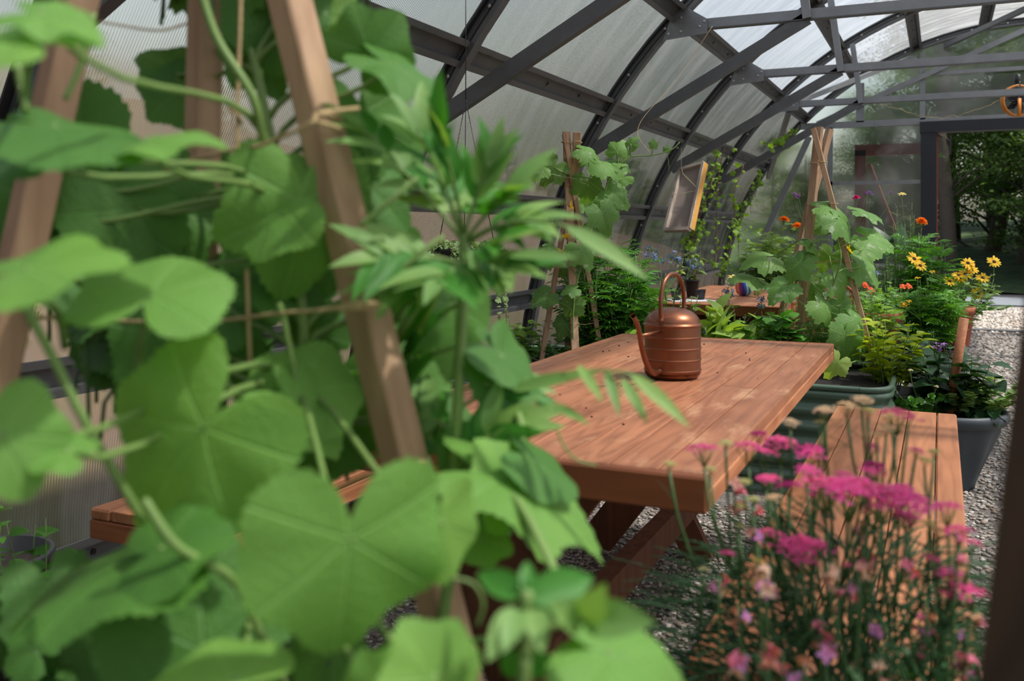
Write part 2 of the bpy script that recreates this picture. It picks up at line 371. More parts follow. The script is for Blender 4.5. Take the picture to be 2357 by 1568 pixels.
# ribs with their trusses
def arch_mb(u, dark=True):
    g = MB(); ts = np.radians(np.linspace(0, 180, 61)); 
    def sweep(r0, r1, w_, off=0, mi=0):
        V = []
        for t in ts:
            for (r, dy) in ((r0, -w_/2), (r0, w_/2), (r1, w_/2), (r1, -w_/2)): V.append(arc(t, r)+np.array([0, u+dy+off, 0]))
        n = len(ts); F = [(i*4+j, i*4+(j+1) % 4, (i+1)*4+(j+1) % 4, (i+1)*4+j) for i in range(n-1) for j in range(4)]+[(3, 2, 1, 0), tuple(range(4*n-4, 4*n))]
        g.add(V, F, mi=mi)
    sweep(RAD-.005, RAD+.055, .06); sweep(RAD+.055, RAD+.072, .1, mi=0); sweep(RAD+.052, RAD+.06, .118, mi=1); sweep(RAD+.02, RAD+.028, .064, mi=1)
    for t in np.radians(np.arange(8, 176, 6.)):
        c = arc(t, RAD+.03)+np.array([0, u-.034, 0]); g.lathe([(0, 0), (.009, 0), (.009, .006), (0, .008)], c, 6, mi=2, R=np.array([[1, 0, 0], [0, 0, -1], [0, 1, 0]]))
    return g
def plate(P, u, side):
    g = MB(); s = side; pts = [(-.09, -.07), (.2, -.045), (.2, .045), (.07, .13), (-.02, .12)]
    V = [(P[0]+s*a, u-.036, P[2]+b) for a, b in pts]+[(P[0]+s*a, u-.032, P[2]+b) for a, b in pts]; n = 5
    g.add(V, [tuple(range(n))[::(-1 if s > 0 else 1)], tuple(range(n, 2*n))]+[(i, (i+1) % n, n+(i+1) % n, n+i) for i in range(n)])
    for a, b in ((-.05, -.03), (.03, -.02), (.15, 0), (.18, .03), (.03, .07)):
        g.lathe([(0, 0), (.008, 0), (.008, .006), (0, .008)], (P[0]+s*a, u-.036, P[2]+b), 6, mi=1, R=np.array([[1, 0, 0], [0, 0, -1], [0, 1, 0]]))
    return g
tn = 0
for k_ in range(9):
    tn += 1; u = U1-BAY*k_
    rib = struct(arch_mb(u).build('trim_%d' % tn, [M['steel_dark'], M['seal'], M['bolt']], smooth=False))
    if k_ == 0 or k_ == 8: continue
    CH = 2.5; xl = CX-math.sqrt(RAD**2-CH**2)+.02
    g = MB(); g.beam((xl, u, CH), (2*CX-xl, u, CH), .045, .062); g.beam((xl, u-.005, CH-.033), (2*CX-xl, u-.005, CH-.033), .055, .006, mi=1)
    g.build('truss_chord', [M['steel'], M['steel_dark']], rib, False)
    for s_ in (-1, 1):
        f = lambda x: CX+s_*(CX-x) if s_ > 0 else x
        MB().beam((f(-2.15), u+.0, 1.71), (f(-.74), u+.0, 2.48), .045, .075).build('knee_brace', M['steel_dark'], rib, False)
        zt = math.sqrt(RAD**2-(CX+.82)**2)
        MB().beam((f(-.74), u-.03, 2.47), (f(-.82), u-.03, zt), .05, .05).build('web_post', M['steel'], rib, False)
        plate((f(xl+.0), 0, CH-.02), u, 1 if s_ < 0 else -1).build('gusset_plate', [M['steel'], M['bolt']], rib, False)
# purlins: channel rails running the length between the ribs
for t in (1.2, 11.5, 22, 34, 46, 58, 70, 82, 98, 110, 122, 134, 146, 158, 168.5, 178.8):
    tn += 1; g = MB(); tr = math.radians(t); c = arc(tr, RAD+.035); rad = np.array([-math.cos(tr), 0, math.sin(tr)]); tan = np.array([math.sin(tr), 0, math.cos(tr)])
    for k_ in range(8):
        a, b = U0+BAY*k_+.03, U0+BAY*(k_+1)-.03
        g.beam(c+rad*.02+np.array([0, a, 0]), c+rad*.02+np.array([0, b, 0]), .085, .012, up=rad)
        for s_ in (-1, 1):
            e = c+tan*s_*.042; g.beam(e+np.array([0, a, 0]), e+np.array([0, b, 0]), .010, .045, up=rad)
            g.beam(e-rad*.02+tan*s_*.012+np.array([0, a, 0]), e-rad*.02+tan*s_*.012+np.array([0, b, 0]), .026, .008, up=rad)
        for q in (.25, .5, .75):
            g.lathe([(0, -.002), (.011, -.002), (.011, 0), (0, 0)], c+rad*.010+np.array([0, a+(b-a)*q, 0]), 8, mi=1, R=np.stack([tan, [0, 1, 0], -rad], 1))
    struct(g.build('trim_%d' % tn, [M['steel_dark'], M['seal']], smooth=False))
# wind braces between the last ribs
for a, b, mt in ((( -1.36, 10.1, 2.52), (-.28, U1-.05, 3.26), 'steel'), ((.05, U1-.06, 3.36), (1.1, 10.15, 3.45), 'steel_dark'), ((-1.45, 10.1, 2.42), (-2.0, U1-.05, 1.85), 'steel_dark')):
    tn += 1; struct(MB().beam(a, b, .05, .05).build('trim_%d' % tn, M[mt], smooth=False))
# door-end framing
def bar(a, b, w_=.045, h_=.06, m='steel'):
    global tn; tn += 1; struct(MB().beam(a, b, w_, h_, up=(0, 1, 0)).build('trim_%d' % tn, M[m], smooth=False))
yE = U1-.03
bar((-1.6, yE, 2.48), (3.5, yE, 2.48), .075); bar((-1.25, yE, 1.76), (-.22, yE, 1.76)); bar((-1.25, yE, .75), (-.22, yE, .75)); bar((-1.25, yE, 0), (-1.25, yE, 2.45), .06)
bar((-.2, yE, 2.5), (-.2, yE, 3.3), .06); bar((2.1, yE, 2.5), (2.1, yE, 3.3), .06); bar((-.9, yE, 2.5), (-.9, yE, 2.98), .09)
bar((-.2, yE, 3.04), (2.1, yE, 3.04)); bar((-1.4, yE-.04, 2.5), (.95, yE-.04, 3.5), .06); bar((3.3, yE-.04, 2.5), (.95, yE-.04, 3.5), .06)
bar((-1.5, yE, 2.35), (-2.12, yE, .95), .07); bar((3.15, yE, 0), (3.15, yE, 2.45), .06)
bar((-2.5, yE, .05), (-.22, yE, .05), .08); bar((2.12, yE, .05), (4.4, yE, .05), .08)
d = MB(); d.box((DX0-.085, U1, (DZ+.1)/2), (.17, .16, DZ+.1)).box((DX1+.085, U1, (DZ+.1)/2), (.17, .16, DZ+.1)).box(((DX0+DX1)/2, U1-.005, DZ+.065), (DX1-DX0+.36, .17, .13))
door = struct(d.build('door_1', M['black'], smooth=False))
struct(MB().box((DX0+.008, U1+.03, DZ/2), (.016, .06, DZ)).build('door_stop', m_plain('red_cedar_edge', srgb(150, 84, 60), .6), door, False))
struct(MB().box(((DX0+DX1)/2, U1, .012), (DX1-DX0, .2, .03)).build('threshold', M['steel_dark'], door, False))
# sliding door leaf parked outside the end wall, seen blurred through the sheets
M['redwood'] = m_plain('reddish_door_timber', srgb(140, 74, 60), .7)
t = thing('sliding_door', (-.8, U1+.28, 0), 'reddish timber barn door with a diagonal brace parked outside the end wall', 'door')
g = MB()
x0, x1, z0, z1 = -.92, -.1, .0, 2.18
g.box((x0, U1+.28, (z0+z1)/2), (.13, .05, z1-z0)).box((x1+.9, U1+.28, (z0+z1)/2), (.13, .05, z1-z0)).box(((x0+x1+.9)/2, U1+.28, z1), (x1+.9-x0+.13, .05, .14)).box(((x0+x1+.9)/2-.4, U1+.28, z0+.07), (x1-x0, .05, .14))
g = MB(); g.box((x0, U1+.28, (z0+z1)/2), (.13, .05, z1-z0)).box((x1-.06, U1+.28, (z0+z1)/2), (.13, .05, z1-z0)).box(((x0+x1)/2-.03, U1+.28, z1), (x1-x0+.07, .05, .14)).box(((x0+x1)/2-.03, U1+.28, z0+.07), (x1-x0+.07, .05, .14))
g.build('door_frame', M['redwood'], t, False)
MB().beam((x0+.1, U1+.3, 2.0), (x1-.1, U1+.3, .3), .05, .12, up=(0, 1, 0)).build('diagonal_brace', M['redwood'], t, False)
# outside: bank of earth along the left, verge and woodland beyond the door
k = N('bare_earth'); o_ = k.obj(); f_ = k.noise(o_, .8, 5, .6)
M['earth'] = k.done(k.P(col=k.ramp(f_, [(.3, srgb(58, 50, 42)), (.46, srgb(96, 80, 68)), (.58, srgb(88, 82, 60)), (.72, srgb(74, 82, 50))]), rough=.95, normal=k.bump(f_, .6, .1)))
k = N('verge_grass'); o_ = k.obj(); f_ = k.noise(o_, 2.5, 5, .6)
M['grass'] = k.done(k.P(col=k.ramp(f_, [(.3, srgb(34, 48, 26)), (.6, srgb(66, 90, 42))]), rough=.95, normal=k.bump(f_, .8, .1)))
g = MB(); nx, ny = 20, 40; xs = np.linspace(-2.75, -15, nx); ys = np.linspace(-7, 17, ny)
V = [[x, y, max(0, (-x-2.9))**.8*.5+.2*math.sin(y*.7+x)*min(1, max(0, -x-3.2)*.4)+.01] for y in ys for x in xs]
g.add(V, [(j*nx+i, (j+1)*nx+i, (j+1)*nx+i+1, j*nx+i+1) for j in range(ny-1) for i in range(nx-1)])
b_ = g.build('earth_bank', M['earth']); b_['kind'] = 'structure'
g = MB(); nx, ny = 40, 10; xs = np.linspace(-16, 22, nx); ys = np.linspace(19.0, 34, ny)
V = [[x, y+.3*math.sin(x*1.3)*(y < 19.5), .02+.10*(y-19)+.06*math.sin(x*2+y)] for y in ys for x in xs]
g.add(V, [(j*nx+i, j*nx+i+1, (j+1)*nx+i+1, (j+1)*nx+i) for j in range(ny-1) for i in range(nx-1)])
b_ = g.build('grass_verge', M['grass']); b_['kind'] = 'structure'
k = N('old_asphalt'); f_ = k.noise(k.obj(), 12, 4)
M['road'] = k.done(k.P(col=k.mix(f_, srgb(92, 98, 106), srgb(120, 126, 132)), rough=.9))  # flat grey strip across the far end of the drive
struct(MB().box((3, 17.2, .01), (38, 1.9, .03)).build('road', M['road'], smooth=False))
# ---- trees
def strip(prof, n=4, fold=.12, droop=.15, curl=0, wave=0):
    """leaf blade of length 1 along +x; prof(t) = half width"""
    V = []; 
    for i in range(n+1):
        t = i/n; z = -droop*t*t+curl*t; wv = wave*math.sin(t*9)
        h = prof(t)
        V += [(t, -h, z+fold*h*2+wv*h), (t, 0, z), (t, h, z+fold*h*2-wv*h)]
    F = []
    for i in range(n):
        b = i*3
        F += [(b, b+3, b+4, b+1), (b+1, b+4, b+5, b+2)]
    return np.array(V, float), F, np.array([(v[0]*.6, v[1]*.3) for v in V])
def p_lance(w_): return lambda t: w_*math.sin(PI*min(1, t**.75))**.9*(1-.2*t) if 0 < t < 1 else .0
def p_ovate(w_): return lambda t: w_*math.sin(PI*t**.62)**.8 if 0 < t < 1 else .0
T_TREE = strip(p_ovate(.34), 2, .1, .2)
T_OV = strip(p_ovate(.3), 5, .16, .3); T_OVW = strip(p_ovate(.42), 5, .12, .35)
T_LAN = strip(p_lance(.13), 5, .2, .2); T_LANN = strip(p_lance(.075), 3, .2, .15); T_LANW = strip(p_lance(.2), 5, .15, .3)
def rdir(): v = rng.normal(size=3); return v/np.linalg.norm(v)
def tree_mesh(seed, h=7., crown_r=2.1, n=15000, low=.16):
    r = np.random.default_rng(seed); g = MB(); tr = MB()
    path = [(0, 0, -.3)]
    for i in range(1, 9): path.append((path[-1][0]+r.normal()*.07, path[-1][1]+r.normal()*.07, h*i/8))
    tr.tube(path, np.linspace(.17, .04, 9), 8)
    cl = []
    for i in range(46):
        z = h*(low+(.97-low)*r.random()); a = r.random()*2*PI; R = crown_r*(1-.55*(z/h-low)/(1-low))*(.35+.65*r.random())
        c = np.array([R*math.cos(a), R*math.sin(a), z]); cl.append(c); b = np.array([0, 0, z-.4*R])
        tr.tube([b, b*.5+c*.5+np.array([0, 0, .1*R]), c], [.035, .022, .01], 5)
    for c in cl:
        rr = r.uniform(.35, .7)
        for q in range(n//46):
            p = c+r.normal(size=3)*rr*np.array([.62, .62, .26])
            x = np.array([r.normal(), r.normal(), -.25+.3*r.normal()]); g.leaf(T_TREE, p, x, np.array([.3*r.normal(), .3*r.normal(), 1]), r.uniform(.065, .12))
    return tr.mesh('trunk', M['stem_bark'], True), g.mesh('crown', M['leaf_tree'], True)
M['stem_bark'] = m_plain('tree_bark', srgb(88, 78, 68), .9, var=.3, scale=14, bump=.6)
TM = [tree_mesh(11), tree_mesh(12, 8, 2.5), tree_mesh(13, 6.5, 1.9, low=.05)]
spots = []
for row, (yy, x0, x1, st_) in enumerate(((20.8, -9, 15, 2.3), (22.8, -12, 16, 2.2), (25.2, -14, 18, 2.1), (28.5, -15, 20, 2.2), (32, -16, 22, 2.2))):
    x = x0
    while x < x1: spots.append((x+rng.uniform(-.5, .5), yy+rng.uniform(-.7, .7), .9+.35*rng.random())); x += st_
spots = [(x, y, s_ if x > -1.0 else s_*max(.3, .62+.09*x)) for x, y, s_ in spots if x > -9]
for y in np.arange(-4, 18, 2.3): spots.append((-8.3+rng.uniform(-.6, .6), y, .22))
for i, (x, y, s) in enumerate(spots):
    mt, mc = TM[i % 3]; left = y < 19.5 and x < -7
    t = thing('tree', (x, y, (.10*(y-19) if y > 19 else (-x-3.7)**.8*.5-.1)), 'tall leafy tree on the earth bank outside the curved side wall' if left else 'dark woodland tree standing past the gravel drive', 'tree', 'trees on the bank outside' if left else 'woodland trees past the drive')
    a = rng.uniform(0, 6.28)
    Mx = Matrix.Translation(t.location) @ Matrix.Rotation(a, 4, 'Z') @ Matrix.Scale(s, 4)
    link('trunk', mt, t, M=Mx); link('crown', mc, t, M=Mx)
# ================================================================== furniture
def rbox(g, c, s, bev=.004, mi=0):
    """box with small chamfers round all edges"""
    c = np.asarray(c, float); h = np.asarray(s, float)/2; b = min(bev, min(h)*.5)
    V = []
    for sx in (-1, 1):
        for sy in (-1, 1):
            for sz in (-1, 1):
                V += [(sx*h[0], sy*(h[1]-b), sz*(h[2]-b)), (sx*(h[0]-b), sy*h[1], sz*(h[2]-b)), (sx*(h[0]-b), sy*(h[1]-b), sz*h[2])]
    V = np.array(V)
    from itertools import product
    def id_(sx, sy, sz, k): return ((sx > 0)*4+(sy > 0)*2+(sz > 0))*3+k
    F = []
    for ax in range(3):
        for s_ in (-1, 1):
            o = [a for a in range(3) if a != ax]; q = []
            for (a, b_) in ((-1, -1), (1, -1), (1, 1), (-1, 1)):
                sg = [0, 0, 0]; sg[ax] = s_; sg[o[0]] = a; sg[o[1]] = b_; q.append(id_(*sg, ax))
            F.append(tuple(q))
        o = [a for a in range(3) if a != ax]
        for a, b_ in product((-1, 1), (-1, 1)):      # edges parallel to ax
            q = []
            for (s_, kk) in ((-1, o[0]), (1, o[0]), (1, o[1]), (-1, o[1])):
                sg = [0, 0, 0]; sg[ax] = s_; sg[o[0]] = a; sg[o[1]] = b_; q.append(id_(*sg, kk))
            F.append(tuple(q))
    for sg in product((-1, 1), repeat=3): F.append((id_(*sg, 0), id_(*sg, 1), id_(*sg, 2)))
    # orient outward
    FF = []
    for f in F:
        P = V[list(f)]; nn = np.cross(P[1]-P[0], P[2]-P[0]); FF.append(f if np.dot(nn, P.mean(0)) > 0 else f[::-1])
    g.add(V+c, FF, mi=mi)
def boards(g, x0, x1, y0, y1, z, th, n, rr, gap=.0028, seams=1, mi=0, bev=.0015):
    wd = (x1-x0)/n
    for i in range(n):
        a, b = x0+wd*i+gap/2, x0+wd*(i+1)-gap/2; cuts = [y0]+sorted(rr.uniform(y0+.4, y1-.4, seams if rr.random() < .55 else 0))+[y1]
        for p, q in zip(cuts[:-1], cuts[1:]): rbox(g, ((a+b)/2, (p+q)/2, z-th/2), (b-a, q-p-.0012, th), bev, mi)
def picnic_table(x0, x1, y0, y1, label, h=.76):
    r = np.random.default_rng(5)
    t = thing('picnic_table', ((x0+x1)/2, (y0+y1)/2, 0), label, 'table')
    g = MB(); boards(g, x0, x1, y0+.025, y1-.025, h, .026, 9, r)
    g.build('tabletop', M['table'], t, False)
    for yy in (y0+.012, y1-.012): g = MB(); rbox(g, ((x0+x1)/2, yy, h-.031), (x1-x0, .024, .062), .004); g.build('end_apron', M['table_x'], t, False)
    for xx in (x0+.012, x1-.012): g = MB(); rbox(g, (xx, (y0+y1)/2, h-.044), (.024, y1-y0-.05, .036), .004); g.build('side_apron', M['bench'], t, False)
    xm = (x0+x1)/2
    for yy in (y0+.33, y1-.33):
        MB().beam((x0+.06, yy, h-.075), (x1-.06, yy, h-.075), .04, .085, bev=.004).build('cross_rail', M['table_x'], t, False)
        for k_, (xt, xf, wd) in enumerate(((.10, -.41, .12), (-.36, -.01, .10))):
            MB().beam((xm+xt, yy+(-.042, .0, .045)[k_], h-.075), (xm+xf, yy+(-.042, .0, .045)[k_], .0), .038, wd, up=(1, 0, 0)).build('leg', M['leg'], t, False)
    MB().beam((xm, y0+.14, .265), (xm, y1-.14, .265), .05, .085).build('stretcher', M['leg'], t, False)
    return t
picnic_table(-1.18, -.36, 1.57, 3.64, 'long red-brown timber table carrying the copper watering can')
def bench(x0, x1, y0, y1, label, h=.48):
    r = np.random.default_rng(9); t = thing('wooden_bench', ((x0+x1)/2, (y0+y1)/2, 0), label, 'bench')
    g = MB(); rim = .07
    for xa in (x0+rim/2, x1-rim/2): rbox(g, (xa, (y0+y1)/2, h-.014), (rim-.003, y1-y0, .028), .005)
    ym = [y0+rim*.0, (y0+y1)/2, y1]
    g.build('rim_boards', M['bench'], t, False)
    g = MB(); mid = y0+(y1-y0)*.48
    boards(g, x0+rim, x1-rim, y0+.002, mid-.03, h, .026, 3, r, .003, 0); boards(g, x0+rim, x1-rim, mid+.03, y1-.002, h, .026, 3, r, .003, 0)
    g.build('seat_boards', M['bench'], t, False)
    g = MB(); rbox(g, ((x0+x1)/2, mid, h-.013), (x1-x0-2*rim-.004, .056, .026), .001); g.build('cross_board', M['bench_x'], t, False)
    for yy in (y0+.012, y1-.012): g = MB(); rbox(g, ((x0+x1)/2, yy, h-.053), (x1-x0, .024, .048), .003); g.build('end_apron', M['bench_x'], t, False)
    for xx in (x0+.012, x1-.012): g = MB(); rbox(g, (xx, (y0+y1)/2, h-.053), (.022, y1-y0-.05, .048), .003); g.build('side_apron', M['bench'], t, False)
    for yy in (y0+.25, y1-.25):
        for s_ in (-1, 1):
            MB().beam(((x0+x1)/2+s_*.13, yy+s_*.021, h-.03), ((x0+x1)/2-s_*.15, yy+s_*.021, 0), .04, .09, up=(1, 0, 0)).build('leg', M['leg'], t, False)
    MB().beam(((x0+x1)/2, y0+.22, .25), ((x0+x1)/2, y1-.22, .25), .035, .07).build('stretcher', M['leg'], t, False)
    return t
bench(-.38, .055, 1.5, 3.93, 'red-brown plank bench tucked under the table on the gravel path side')
bench(-1.95, -1.53, 1.69, 3.75, 'red-brown plank bench between the table and the curved side wall')
picnic_table(-1.6, -.78, 5.25, 7.1, 'red-brown timber table farther back, holding small pots and a striped bowl')
# ---- watering can
def watering_can():
    c = W(1548, 868, 2.66); c[2] = .7615; t = thing('watering_can', c, 'brushed copper watering can with ribbed body and arched handle on the table', 'watering can')
    R = .0795; pr = [(0, 0), (R*.80, 0), (R*.9, .003), (R*.97, .010), (R*.995, .019)]
    z = .0236
    for zz in (.0236, .0535, .085, .1165):
        pr += [(R, zz-.009), (R, zz-.0031), (R, zz-.003), (R+.0017, zz-.0012), (R+.002, zz), (R+.0017, zz+.0012), (R, zz+.003), (R, zz+.0031), (R, zz+.009)]
    pr += [(R, .1455), (R, .146), (R+.003, .148), (R+.0038, .151), (R+.002, .1535), (R-.001, .154)]
    for q in range(1, 13):
        a = PI/2*q/12; pr.append((max(0, (R-.001)*math.cos(a)**.85), .154+.044*math.sin(a)**1.05))
    g = MB().lathe(pr, c, 72); body = g.build('body', M['copper'], t)
    d = -.58*RT-.81*FW
    P = [c+d*s+UP*z for s, z in ((.079, .026), (.105, .024), (.135, .034), (.165, .064), (.188, .105), (.203, .148), (.216, .172), (.236, .190))]
    P = spline(P, 6); n = len(P); rr = np.interp(np.linspace(0, 1, n), [0, .3, .8, 1], [.0095, .0085, .0065, .0062])
    g = MB().tube(P, rr, 14, cap=False); g.tube(P[-1:]+np.array([[0, 0, 0]])-0 if False else np.array([P[-1]-(P[-1]-P[-2])*.3, P[-1]+(P[-1]-P[-2])*.9]), [.0062, .0082], 14, cap=False)
    g.build('spout', M['copper'], t)
    MB().tube([c+d*.0785+UP*.136, c+d*.197+UP*.134], .0052, 12).build('spout_brace', M['copper'], t)
    P = [c+d*s+UP*z for s, z in ((.072, .160), (.075, .195), (.073, .232), (.058, .268), (.03, .288), (0, .294), (-.03, .288), (-.058, .268), (-.073, .232), (-.075, .195), (-.072, .160))]
    g = MB().tube(spline(P, 6), .0062, 14)
    for s_ in (-1, 1): g.lathe([(.0062, .018), (.0075, .008), (.012, .001), (.0, -.004)], c+d*s_*.072+UP*.162, 14)
    g.build('handle', M['copper'], t)
watering_can()

rnd_ = rng.uniform; g = MB()
for q in range(26):
    p = (rnd_(-1.1, -.42), rnd_(1.9, 3.5)); s_ = rnd_(.0015, .004); g.add(ST[0]*s_*np.array([1.2, .9, .6])+np.array([p[0], p[1], .7605+s_*.3]), ST[1])
CRUMBS = g
# ================================================================== plant kit
def cuc(rings=4, segs=40, serr=.05, lobe=1., r0=.60, notch=.26, cup=.0, seed=0, depth=.5, fold=.0, droop=.22):
    """cucurbit leaf: radius 1 at the tip (+x), notch at -x where the stalk joins (origin)"""
    r = np.random.default_rng(seed); V = [(0, 0, 0)]; ph = r.uniform(0, 6, 4)
    th = np.linspace(-PI, PI, segs, endpoint=False)+PI/segs
    def rad(t):
        a = abs(t); R = r0+lobe*(.40*math.exp(-(a/.40)**2)+.24*math.exp(-((a-1.08)/.34)**2)+.16*math.exp(-((a-2.05)/.42)**2))
        R *= 1-(1-.22)*math.exp(-((PI-a)/notch)**2)
        R *= 1+.04*math.sin(2*t+ph[0])+.03*math.sin(5*t+ph[1])
        return R
    for i in range(1, rings+1):
        f = (i/rings)
        for j, t in enumerate(th):
            R = rad(t)
            if i == rings: R *= 1+serr*(1 if j % 2 else -1)*(1+.5*math.sin(j*1.7))
            q = f*R; x, y = q*math.cos(t), q*math.sin(t)
            z = -droop*q*q+.05*q*q*math.sin(3*t+ph[2])+.05*q**2*math.sin(6*t+ph[3])+cup*q*q+.03*q*(abs(math.sin(t*3.2))-.5)*f
            z += fold*abs(y)
            V.append((x, y, z))
    F = [(0, 1+j, 1+(j+1) % segs) for j in range(segs)]
    for i in range(rings-1):
        b = 1+i*segs
        F += [(b+j, b+segs+j, b+segs+(j+1) % segs, b+(j+1) % segs) for j in range(segs)]
    # normals towards +z
    V = np.array(V, float); return V, F, V[:, :2].copy()
LQ = [cuc(5, 44, seed=s, fold=f, droop=d) for s, f, d in ((1, .1, .3), (2, .25, .42), (3, -.1, .25), (4, .05, .5))]
T_IVY = cuc(2, 16, serr=0, lobe=1.3, seed=5, droop=.25)
T_HEART = cuc(3, 22, serr=.01, lobe=.35, seed=6, droop=.3)
T_FRILL = cuc(3, 30, serr=.10, lobe=.1, seed=8, droop=-.15)
def compose(parts):
    g = MB()
    for T, P, x, n, s in parts: g.leaf(T, P, x, n, s)
    return np.concatenate(g.V), g.F, np.concatenate(g.UV)
def pinnate(pairs=5, L=1., ll=.42, T=T_LANN, ang=.95, droop=.25, seed=1, wide=1.):
    r = np.random.default_rng(seed); ps = []
    for i in range(pairs):
        t = .22+.66*i/(pairs-1); s = ll*(1-.45*abs(t-.45)*1.3)
        for sd in (-1, 1):
            a = ang+r.uniform(-.12, .12); ps.append((T, (t, 0, -droop*t*t), (math.cos(a), sd*math.sin(a), -.1+r.uniform(-.15, .15)), (0, sd*.1, 1), (s, s*wide, s)))
    ps.append((T, (.88, 0, -droop*.8), (1, 0, -.3), (0, 0, 1), (ll*.75, ll*.75*wide, ll)))
    V, F, uv = compose(ps); g = MB(); g.add(V, F, uv)
    g.tube([(t, 0, -droop*t*t) for t in (0, .3, .6, .9)], [.014, .012, .009, .005], 3, cap=False)
    return np.concatenate(g.V), g.F, np.concatenate(g.UV)
T_PIN = [pinnate(5, seed=i, droop=.2+.1*i) for i in range(3)]
T_PINW = [pinnate(5, seed=5+i, T=T_LAN, ll=.5, droop=.2+.12*i) for i in range(3)]
T_FEATH = pinnate(9, ll=.26, T=strip(p_lance(.05), 1, .1, .1), ang=1.1, seed=9)
def rnd(a, b): return rng.uniform(a, b)
def stems(base, n, h, spread, lean=(0, 0), jit=.5):
    out = []
    for i in range(n):
        a = rng.uniform(0, 2*PI); R = spread*math.sqrt(rng.random()); hh = h*rnd(.75, 1.05)*(1-.25*(R/max(spread, 1e-3))**2)
        b = np.array(base)+np.array([math.cos(a), math.sin(a), 0])*R*.35
        e = np.array(base)+np.array([math.cos(a)*R+lean[0], math.sin(a)*R+lean[1], hh])
        out.append(bez(b, b+UP*hh*.35, e-UP*hh*.3+rdir()*.03, e, 7))
    return out
def at_path(P, t):
    f = t*(len(P)-1); i = min(int(f), len(P)-2); q = f-i
    return P[i]*(1-q)+P[i+1]*q, nrm(P[i+1]-P[i])
def bush(name, label, cat, base, n=8, h=.4, spread=.15, T=None, size=.08, per=10, mat='leaf_mid', smat='stem', t0=.15, up=.35, group=None, lean=(0, 0), sr=.0028, flowers=None, paths=None, thing_=None, sizetop=.7, jig=.35):
    t = thing_ or thing(name, base, label, cat, group)
    T = T if isinstance(T, list) else [T]; gs, gf = MB(), MB()
    ps = paths if paths is not None else stems(base, n, h, spread, lean)
    for P in ps:
        gs.tube(P, np.linspace(sr, sr*.45, len(P)), 5); ph = rng.uniform(0, 6.28)
        for i in range(per):
            q = t0+(1-t0)*(i+rnd(0, .6))/per; p, d = at_path(P, min(q, 1)); ph += 2.4
            s = size*rnd(.7, 1.15)*(1-(1-sizetop)*q)
            out = np.array([math.cos(ph), math.sin(ph), 0]); x = nrm(out+UP*up*rnd(.2, 1.3)+d*.25*q+rdir()*jig*.5)
            gf.leaf(T[rng.integers(len(T))], p, x, UP+out*.25+rdir()*jig, s)
    gs.build('stem', M[smat], t); gf.build('foliage', M[mat], t)
    if flowers: flowers(t, ps)
    return t
# ---- flower heads (shared meshes, one object each)
M.update({k_: m_leaf(k_+'_petal', srgb(*c), trans=.3, var=.12, rough=.6) for k_, c in dict(
    magenta=(250, 62, 186), pink=(226, 130, 160), blush=(222, 190, 172), orange=(250, 138, 40), yellow=(248, 205, 50), cream=(238, 226, 150), blue=(110, 135, 215), purple=(150, 95, 200), white=(238, 236, 225), red_orange=(235, 95, 45), lilac=(214, 150, 214), deep=(150, 20, 95)).items()})
M['disc_brown'] = m_plain('flower_disc_brown', srgb(58, 40, 26), .8)
M['bud'] = m_leaf('bud_green', srgb(176, 182, 128), trans=.2, var=.2)
def fl_umbel(n, R, fs, dome=.25, petals=5, seed=0, lumps=7):
    r = np.random.default_rng(seed); g = MB()
    hub = [(R*.62*math.cos(2.4*i)*math.sqrt((i+.3)/lumps), R*.62*math.sin(2.4*i)*math.sqrt((i+.3)/lumps)) for i in range(lumps)]
    TP = (np.array([[0, -.2, 0], [.6, -.5, .1], [1., 0, .0], [.6, .5, .1], [0, .2, 0]]), [(0, 1, 2, 3, 4)], np.zeros((5, 2)))
    for i in range(n):
        h = hub[i % lumps]; a = r.uniform(0, 6.28); q = R*.42*math.sqrt(r.random()); x, y = h[0]+q*math.cos(a), h[1]+q*math.sin(a)
        z = dome*R*(1-(x*x+y*y)/(R*R))-.25*q+r.normal()*.03*R; nn = nrm((x*.5/R+r.normal()*.15, y*.5/R+r.normal()*.15, 1)); off = r.uniform(0, 6)
        for k_ in range(petals):
            b = off+2*PI*k_/petals; g.leaf(TP, (x, y, z), (math.cos(b), math.sin(b), .12), nn, fs)
        g.lathe([(fs*.28, -.002), (fs*.3, fs*.25), (0, fs*.4)], (x, y, z), 4, mi=1)
    for h in hub: g.tube([(0, 0, -R*.9), (h[0]*.8, h[1]*.8, -R*.25), (h[0], h[1], -.02*R)], R*.03, 4, mi=2)
    return g
FM = {}
FM['yarrow'] = [fl_umbel(115, .046, .0042, seed=s).mesh('yarrow_head', [M['magenta'], M['blush'], M['stem']]) for s in (1, 2, 3)]
FM['yarrow_pale'] = [fl_umbel(70, .026, .0036, seed=s+5).mesh('yarrow_head_pale', [M['blush'], M['cream'], M['stem']]) for s in (1, 2)]
FM['yarrow_bud'] = [fl_umbel(45, .018, .0034, seed=s+9, petals=3).mesh('yarrow_bud', [M['bud'], M['cream'], M['stem']]) for s in (1,)]
FM['yarrow_deep'] = [fl_umbel(70, .03, .004, seed=14).mesh('yarrow_head_deep', [M['deep'], M['magenta'], M['stem']])]
FM['verbena'] = [fl_umbel(46, .022, .005, seed=4, dome=.6).mesh('verbena_head', [M['purple'], M['lilac'], M['stem']])]
